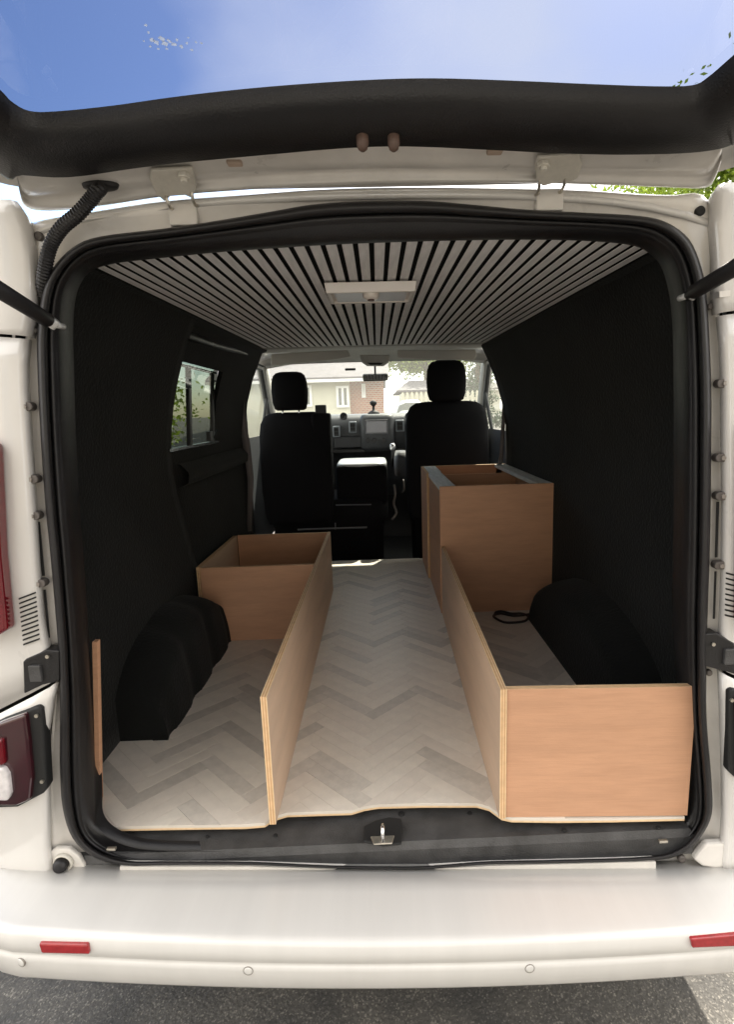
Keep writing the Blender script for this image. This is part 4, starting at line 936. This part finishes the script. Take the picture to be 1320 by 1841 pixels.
g = G(); g.loft([[onY(430,640,2.2), onY(446,640,2.2), onY(446,640,2.26), onY(430,640,2.26)], [onY(427,690,2.2), onY(440,690,2.2), onY(440,690,2.26), onY(427,690,2.26)], [onY(428,745,2.2), onY(440,745,2.2), onY(440,745,2.26), onY(428,745,2.26)], [onY(436,800,2.2), onY(450,800,2.2), onY(450,800,2.26), onY(436,800,2.26)], [onY(445,860,2.2), onY(456,860,2.2), onY(456,860,2.26), onY(445,860,2.26)], [onY(444,955,2.2), onY(452,955,2.2), onY(452,955,2.26), onY(444,955,2.26)]], True, (True, True)); g.out('door_pillar_trim', mat('pillar_mauve', (.16, .145, .145), .6), VAN, True)
g = G(); g.loft([[onY(x, y, 2.3), onY(x+w_, y, 2.3), onY(x+w_, y, 2.36), onY(x, y, 2.36)] for x, y, w_ in ((893, 628, 6), (901, 660, 6), (905, 700, 5), (902, 760, 7), (898, 820, 8), (892, 850, 10))], True, (True, True)); g.out('door_pillar_trim', mat('pillar_mauve', (.16, .145, .145), .6), VAN, True)
g = G(); g.tube(crom([onY(428, 657, 2.25), onY(447, 657, 2.25), onY(452, 649, 2.3), onY(463, 646, 2.35), onY(463, 640, 2.35)], 5, False), .006, 8); g.out('belt_anchor', TRIM, VAN, True)
# bonnet and nose
g = G(); rows = []
for y, z in ((4.32, 1.28), (4.6, 1.24), (4.85, 1.12), (4.98, .9), (5.0, .4)):
    rows.append([Vector((x, y-.12*x*x, z-.05*x*x)) for x in (-.93, -.6, -.3, 0, .3, .6, .93)])
g.loft(rows, closed=False); g.out('bonnet', WHITE, VAN, True)
g = G(); g.box(-.95, -.93, 3.95, 4.8, .35, 1.25); g.box(.93, .95, 3.95, 4.8, .35, 1.25); g.out('front_wings', WHITE, VAN)
# roof over the cab
g = G(); g.loft([[Vector((x*.86, y, z-.06*abs(x)**4)) for x in (-1, -.6, 0, .6, 1)] for y, z in ((2.84, 2.02), (3.05, 2.01), (3.2, 1.98), (3.30, 1.93))], closed=False); 
g.out('cab_roof', WHITE, VAN, True)

# ================================================================== OUTSIDE
def ground_z(y): return 0 if y < 6 else min(1.3, (y-6)*.075)
g = G(); rows = []
for y in (-400, -60, -20, -8, -3, 0, 3, 6, 8, 12, 16, 20, 26, 40, 120, 400):
    rows.append([Vector((x, y, ground_z(y))) for x in (-400, -60, -20, -8, -3, 0, 3, 8, 20, 60, 400)])
g.loft(rows, closed=False)
# asphalt with visible aggregate
m = bpy.data.materials.new('asphalt'); m.use_nodes = True; t = m.node_tree; b = t.nodes['Principled BSDF']
tcn = t.nodes.new('ShaderNodeTexCoord'); vo = t.nodes.new('ShaderNodeTexVoronoi'); vo.inputs['Scale'].default_value = 260
no = t.nodes.new('ShaderNodeTexNoise'); no.inputs['Scale'].default_value = 6; no.inputs['Detail'].default_value = 8
no2 = t.nodes.new('ShaderNodeTexNoise'); no2.inputs['Scale'].default_value = 90; no2.inputs['Detail'].default_value = 4
for q in (vo, no, no2): t.links.new(tcn.outputs['Object'], q.inputs['Vector'])
r1 = t.nodes.new('ShaderNodeValToRGB'); r1.color_ramp.elements[0].position = .1; r1.color_ramp.elements[0].color = (.065, .062, .057, 1); r1.color_ramp.elements[1].position = .95; r1.color_ramp.elements[1].color = (.24, .225, .20, 1)
e_ = r1.color_ramp.elements.new(.7); e_.color = (.095, .09, .083, 1)
t.links.new(vo.outputs['Color'], r1.inputs['Fac'])
mxn = t.nodes.new('ShaderNodeMixRGB'); mxn.blend_type = 'MULTIPLY'; mxn.inputs['Fac'].default_value = .7
r2 = t.nodes.new('ShaderNodeValToRGB'); r2.color_ramp.elements[0].position = .35; r2.color_ramp.elements[0].color = (.5, .5, .5, 1); r2.color_ramp.elements[1].position = .65; r2.color_ramp.elements[1].color = (1.3, 1.25, 1.15, 1)
t.links.new(no.outputs['Fac'], r2.inputs['Fac']); t.links.new(r1.outputs['Color'], mxn.inputs['Color1']); t.links.new(r2.outputs['Color'], mxn.inputs['Color2']); t.links.new(mxn.outputs['Color'], b.inputs['Base Color'])
b.inputs['Roughness'].default_value = .8
bp = t.nodes.new('ShaderNodeBump'); bp.inputs['Strength'].default_value = .8; bp.inputs['Distance'].default_value = .006; t.links.new(no2.outputs['Fac'], bp.inputs['Height']); t.links.new(bp.outputs['Normal'], b.inputs['Normal'])
ASPH = m
gr = g.out('driveway', ASPH, None); gr['kind'] = 'structure'; gr['label'] = 'grey asphalt driveway'

BRICK = bpy.data.materials.new('brickwork'); BRICK.use_nodes = True; t = BRICK.node_tree; b = t.nodes['Principled BSDF']; br = t.nodes.new('ShaderNodeTexBrick'); tcn = t.nodes.new('ShaderNodeTexCoord'); mpn = t.nodes.new('ShaderNodeMapping'); mpn.inputs['Rotation'].default_value = (R(90), 0, 0)
br.inputs['Color1'].default_value = (.36, .15, .09, 1); br.inputs['Color2'].default_value = (.28, .11, .07, 1); br.inputs['Mortar'].default_value = (.4, .36, .3, 1); br.inputs['Scale'].default_value = 4; br.inputs['Mortar Size'].default_value = .02
t.links.new(tcn.outputs['Object'], mpn.inputs['Vector']); t.links.new(mpn.outputs['Vector'], br.inputs['Vector']); t.links.new(br.outputs['Color'], b.inputs['Base Color']); b.inputs['Roughness'].default_value = .9
RENDER = mat('cream_render', (.58, .56, .46), .9, var=.1, vscale=2)
UPVC = mat('white_upvc', (.8, .8, .8), .4)
TILE = mat('grey_roof_tile', (.10, .09, .10), .8, var=.25, vscale=5)
PANE = mat('window_pane', (.12, .14, .14), .1, coat=.5)
# house across the road
YHs = 17.0
H_ = root('brick_house', (-2, YHs, ground_z(YHs)), 'brick house with cream rendered bay and white framed window seen through the windscreen', 'house')
def hx(px, py=700): return onY(px, py, YHs).x
def hzz(py): return onY(660, py, YHs).z
g = G(); g.box(hx(628), hx(690), YHs, YHs+6, .2, hzz(684)); g.out('brick_wall', BRICK, H_)
g = G(); g.box(hx(400), hx(629), YHs-.25, YHs+6, .2, hzz(684)); g.out('rendered_wall', RENDER, H_)
g = G(); g.prism([(hx(380), YHs-.6, hzz(683)), (hx(700), YHs-.6, hzz(683)), (hx(700), YHs+3.5, hzz(683)+1.5), (hx(380), YHs+3.5, hzz(683)+1.5)], (0, 0, .08)); g.prism([(hx(380), YHs+3.5, hzz(683)+1.5), (hx(700), YHs+3.5, hzz(683)+1.5), (hx(700), YHs+7, hzz(683)), (hx(380), YHs+7, hzz(683))], (0, 0, .08)); g.out('roof', TILE, H_)
g = G(); g.box(hx(380), hx(700), YHs-.66, YHs-.60, hzz(687), hzz(682)); g.out('fascia_board', UPVC, H_)
def window(px0, px1, py0, py1, y, parent, cols=2):
    x0_, x1_ = onY(px0, py0, y).x, onY(px1, py0, y).x; za, zb__ = onY(px0, py1, y).z, onY(px0, py0, y).z; f = .07
    g = G(); g.box(x0_, x1_, y-.05, y+.02, za, za+f); g.box(x0_, x1_, y-.05, y+.02, zb__-f, zb__); n_ = cols
    for k in range(n_+1):
        xx = x0_+(x1_-x0_-f)*k/n_; g.box(xx, xx+f, y-.048, y+.018, za+f, zb__-f)
    w_ = g.out('window', UPVC, parent); g = G(); g.box(x0_+.01, x1_-.01, y-.01, y+.0, za+.01, zb__-.01); g.out('pane', PANE, w_); return w_
window(604, 627, 694, 733, YHs-.27, H_); window(500, 560, 694, 733, YHs-.27, H_, 3); window(650, 657, 690, 715, YHs-.03, H_, 1)
# neighbour's roof further right, hill of trees behind
Y2 = 30
H2 = root('distant_house', (8, Y2, 1.3), 'distant grey roofed house behind the picket fence', 'house')
xa2, xb2 = onY(725, 700, Y2).x, onY(900, 700, Y2).x; za2 = onY(740, 705, Y2).z; zb2 = onY(740, 682, Y2).z
g = G(); g.box(xa2, xb2, Y2, Y2+6, .5, za2); g.out('wall', RENDER, H2)
g = G(); g.prism([(xa2-.4, Y2-.4, za2), (xb2+.4, Y2-.4, za2), (xb2-.5, Y2+3, zb2), (xa2+.5, Y2+3, zb2)], (0, 0, .1)); g.prism([(xa2+.5, Y2+3, zb2), (xb2-.5, Y2+3, zb2), (xb2+.4, Y2+6.4, za2), (xa2-.4, Y2+6.4, za2)], (0, 0, .1)); g.out('roof', TILE, H2)
for k in range(3):
    x_ = xa2+1.2+k*2.4
    if x_ < xb2-1.3: 
        g = G(); g.box(x_, x_+1, Y2-.06, Y2+.02, za2-1.5, za2-.4); w_ = g.out('window', UPVC, H2); g = G(); g.box(x_+.08, x_+.92, Y2-.08, Y2-.05, za2-1.42, za2-.48); g.out('pane', PANE, w_)
# picket fence
YFn = 14.0
FN = root('picket_fence', (3.4, YFn, ground_z(YFn)), 'low pale wooden picket fence on the right beyond the windscreen', 'fence')
x0f, x1f = onY(722, 710, YFn).x, onY(872, 710, YFn).x; zf = onY(740, 704, YFn).z; FW = mat('weathered_fence', (.5, .47, .38), .8, var=.2, vscale=6)
for zz in (ground_z(YFn)+.25, zf-.22):
    g = G(); g.box(x0f, x1f, YFn+.02, YFn+.05, zz-.04, zz+.04); g.out('fence_rail', FW, FN)
k = 0; x_ = x0f; pk0 = None
while x_ < x1f:
    if pk0 is None:
        g = G(); g.prism([(0, YFn, ground_z(YFn)), (.07, YFn, ground_z(YFn)), (.07, YFn, zf-.05), (.035, YFn, zf), (0, YFn, zf-.05)], (0, .018, 0)); pk0 = g.out('picket', FW, FN, origin=(0, 0, 0)); pk0.location.x = x_
    else: o = pk0.copy(); COL.objects.link(o); o.location.x = x_
    x_ += .125; k += 1
# parked car across the road
YC = 11.5
ca, cb2 = onY(682, 735, YC).x, onY(795, 735, YC).x; gz = ground_z(YC); ctop = onY(720, 719, YC).z; sc_ = (ctop-gz)/1.45
PC = root('parked_car', ((ca+cb2)/2, YC, gz), 'pale silver hatchback parked across the road beyond the windscreen', 'car')
lx = cb2-ca
prof_ = [(0, .35), (.0, .62), (.05, .78), (.18, .88), (.30, 1.34), (.40, 1.45), (.62, 1.45), (.76, 1.30), (.90, .96), (.99, .86), (1.0, .5), (1.0, .35)]
CARP = mat('silver_car_paint', (.55, .58, .55), .25, metal=.3, coat=.8)
g = G(); g.loft([[Vector((ca+u*lx, YC+yy, gz+(v if v < .9 else .9+(v-.9)*kk)*sc_)) for u, v in prof_] for yy, kk in ((0, .1), (.08, .9), (.2, 1), (1.4, 1), (1.55, .9), (1.65, .1))], True, (True, True)); g.out('body', CARP, PC, True)
g = G(); g.prism([(ca+u*lx, YC+.045, gz+v*sc_) for u, v in ((.22, .95), (.32, 1.32), (.42, 1.38), (.60, 1.38), (.72, 1.26), (.84, .98))], (0, .05, 0)); g.out('side_window', PANE, PC)
for u in (.18, .8):
    g = G(); g.prism(ngon((ca+u*lx, YC-.02, gz+.32), (1, 0, 0), (0, 0, 1), .32, 20), (0, .2, 0)); w_ = g.out('wheel', TYRE, PC); g = G(); g.prism(ngon((ca+u*lx, YC-.03, gz+.32), (1, 0, 0), (0, 0, 1), .2, 16), (0, .02, 0)); g.out('rim', STEEL, w_)

# trees: tapered trunk, limbs, leaf cards through the crown
def leafmat(name, c, tr=.35):
    m = bpy.data.materials.new(name); m.use_nodes = True; t = m.node_tree; b = t.nodes['Principled BSDF']; b.inputs['Roughness'].default_value = .55
    oi = t.nodes.new('ShaderNodeNewGeometry'); r = t.nodes.new('ShaderNodeValToRGB'); r.color_ramp.elements[0].color = (*[q*.55 for q in c], 1); r.color_ramp.elements[1].color = (*[q*1.35 for q in c], 1)
    t.links.new(oi.outputs['Random Per Island'], r.inputs['Fac']); t.links.new(r.outputs['Color'], b.inputs['Base Color'])
    tl_ = t.nodes.new('ShaderNodeBsdfTranslucent'); t.links.new(r.outputs['Color'], tl_.inputs['Color']); ms_ = t.nodes.new('ShaderNodeMixShader'); ms_.inputs['Fac'].default_value = tr
    o_ = t.nodes['Material Output']; t.links.new(b.outputs[0], ms_.inputs[1]); t.links.new(tl_.outputs[0], ms_.inputs[2]); t.links.new(ms_.outputs[0], o_.inputs['Surface']); return m
LEAFY = leafmat('yellow_green_leaves', (.22, .30, .03)); LEAFG = leafmat('green_leaves', (.07, .12, .03)); LEAFD = leafmat('dark_conifer', (.03, .07, .03))
BARK = mat('bark', (.10, .075, .05), .9, var=.4, vscale=12)
def tree(x, y, h, rad, lm, label, name='broadleaf_tree', n=9000, seed=1, ls=.09, conic=False, base=.3, group='trees round the drive'):
    rn = random.Random(seed); gz = ground_z(y); r_ = root(name, (x, y, gz), label, 'tree', group)
    g = G(); g.tube([(x, y, gz-.1), (x+.05, y, gz+h*.3), (x-.05, y+.05, gz+h*.55), (x, y, gz+h*.85)], 0, 10, radii=[.17*h/6, .13*h/6, .09*h/6, .02]); 
    cl = []
    for k in range(60 if not conic else 50):
        if conic:
            u = rn.random(); zz = gz+h*(base*.3+(1-base*.3)*u); rr = rad*(1-u)*rn.uniform(.5, 1.0); a = rn.uniform(0, 6.28); cl.append((Vector((x+rr*math.cos(a), y+rr*math.sin(a), zz)), rad*.28))
        else:
            v = Vector((rn.gauss(0, 1), rn.gauss(0, 1), rn.gauss(0, 1))).normalized()*rn.uniform(.35, 1)**.5; c = Vector((x, y, gz+h*(base+(1-base)/2))) + Vector((v.x*rad, v.y*rad, v.z*h*(1-base)/2)); cl.append((c, rad*rn.uniform(.16, .34)))
    for c, r0 in cl[:12]:
        s = Vector((x, y, gz+h*rn.uniform(.25, .5))); g.tube([s, s.lerp(c, .5)+Vector((0, 0, .1)), c], 0, 6, radii=[.05*h/6, .03*h/6, .01])
    g.out('trunk', BARK, r_, True)
    V = []; F = []
    for k in range(n):
        c, r0 = rn.choice(cl); d = Vector((rn.gauss(0, 1), rn.gauss(0, 1), rn.gauss(0, .8)))*r0*.55; p = c+d; s = ls*rn.uniform(.6, 1.3)
        u = Vector((rn.uniform(-1, 1), rn.uniform(-1, 1), rn.uniform(-1, 1))).normalized(); w_ = u.cross(Vector((rn.uniform(-1, 1), rn.uniform(-1, 1), rn.uniform(-1, 1)))).normalized(); b_ = len(V)
        V += [p-u*s*.6, p+w_*s*.3, p+u*s*.6, p-w_*s*.3]; F.append((b_, b_+1, b_+2, b_+3))
    me = bpy.data.meshes.new('crown'); me.from_pydata(V, [], F); me.materials.append(lm); o = bpy.data.objects.new('crown', me); link(o, r_)
    return r_
tree(5.3, 7.5, 5.7, 2.1, LEAFY, 'bright yellow green tree standing beside the van on the right', seed=3, n=70000, ls=.07, base=.12)
tree(3.6, 40, 9.0, 5.0, LEAFY, 'yellowish spreading tree behind the distant grey roof', seed=4, n=36000, ls=.22)
tree(3.1, 16, 3.2, .75, LEAFD, 'dark green conical conifer beside the picket fence', 'conifer_tree', seed=5, n=5000, ls=.09, conic=True)
tree(-6.5, 5.0, 3.3, 2.3, LEAFG, 'green bushy tree beyond the left side window', seed=6, n=26000, ls=.06, base=.08)
tree(-8, 14, 4.2, 2.2, LEAFG, 'green tree left of the brick house', seed=8, n=7000, ls=.13, base=.2)
tree(12, 42, 12, 6, LEAFG, 'large green tree furthest back on the right', seed=9, n=24000, ls=.24)
tree(-5.5, 10.5, 3.0, 1.6, LEAFY, 'yellow green shrub left of the drive ahead', seed=10, n=5000, ls=.09, base=.05)

# added unseen house behind the camera, shading the van's rear and bouncing warm light
HB = root('unseen_bounce_house', (0, -7.5, 0), 'unseen buff house with a white garage door, added behind the camera for bounce light', 'house')
g = G(); g.box(-9, 9, -12, -7.5, -.1, 5.2); g.out('rendered_wall', mat('unseen_house_buff_render', (.42, .375, .30), .9, var=.12, vscale=3), HB)  # wall of the added unseen house
g = G(); g.prism([(-9.5, -7.0, 5.1), (9.5, -7.0, 5.1), (9.5, -9.8, 7.2), (-9.5, -9.8, 7.2)], (0, 0, .1)); g.prism([(-9.5, -9.8, 7.2), (9.5, -9.8, 7.2), (9.5, -12.5, 5.1), (-9.5, -12.5, 5.1)], (0, 0, .1)); g.out('roof', TILE, HB)  # roof of the added unseen house
g = G(); g.box(-1.3, 1.3, -7.49, -7.44, 0, 2.15)
for k in range(5): g.box(-1.25, 1.25, -7.45, -7.425, .08+k*.41, .44+k*.41)
g.out('unseen_garage_door', UPVC, HB)
for x_, z_ in ((-5, 1.1), (4.5, 1.1), (-5, 3.5), (0, 3.5), (4.5, 3.5)):
    g = G()
    for a, b, c, d in ((x_-.9, x_+.9, z_, z_+.08), (x_-.9, x_+.9, z_+1.12, z_+1.2), (x_-.9, x_-.82, z_+.08, z_+1.12), (x_+.82, x_+.9, z_+.08, z_+1.12), (x_-.04, x_+.04, z_+.08, z_+1.12)): g.box(a, b, -7.49, -7.43, c, d)
    w_ = g.out('window', UPVC, HB); g = G(); g.box(x_-.85, x_+.85, -7.49, -7.47, z_+.05, z_+1.15); g.out('pane', PANE, w_)
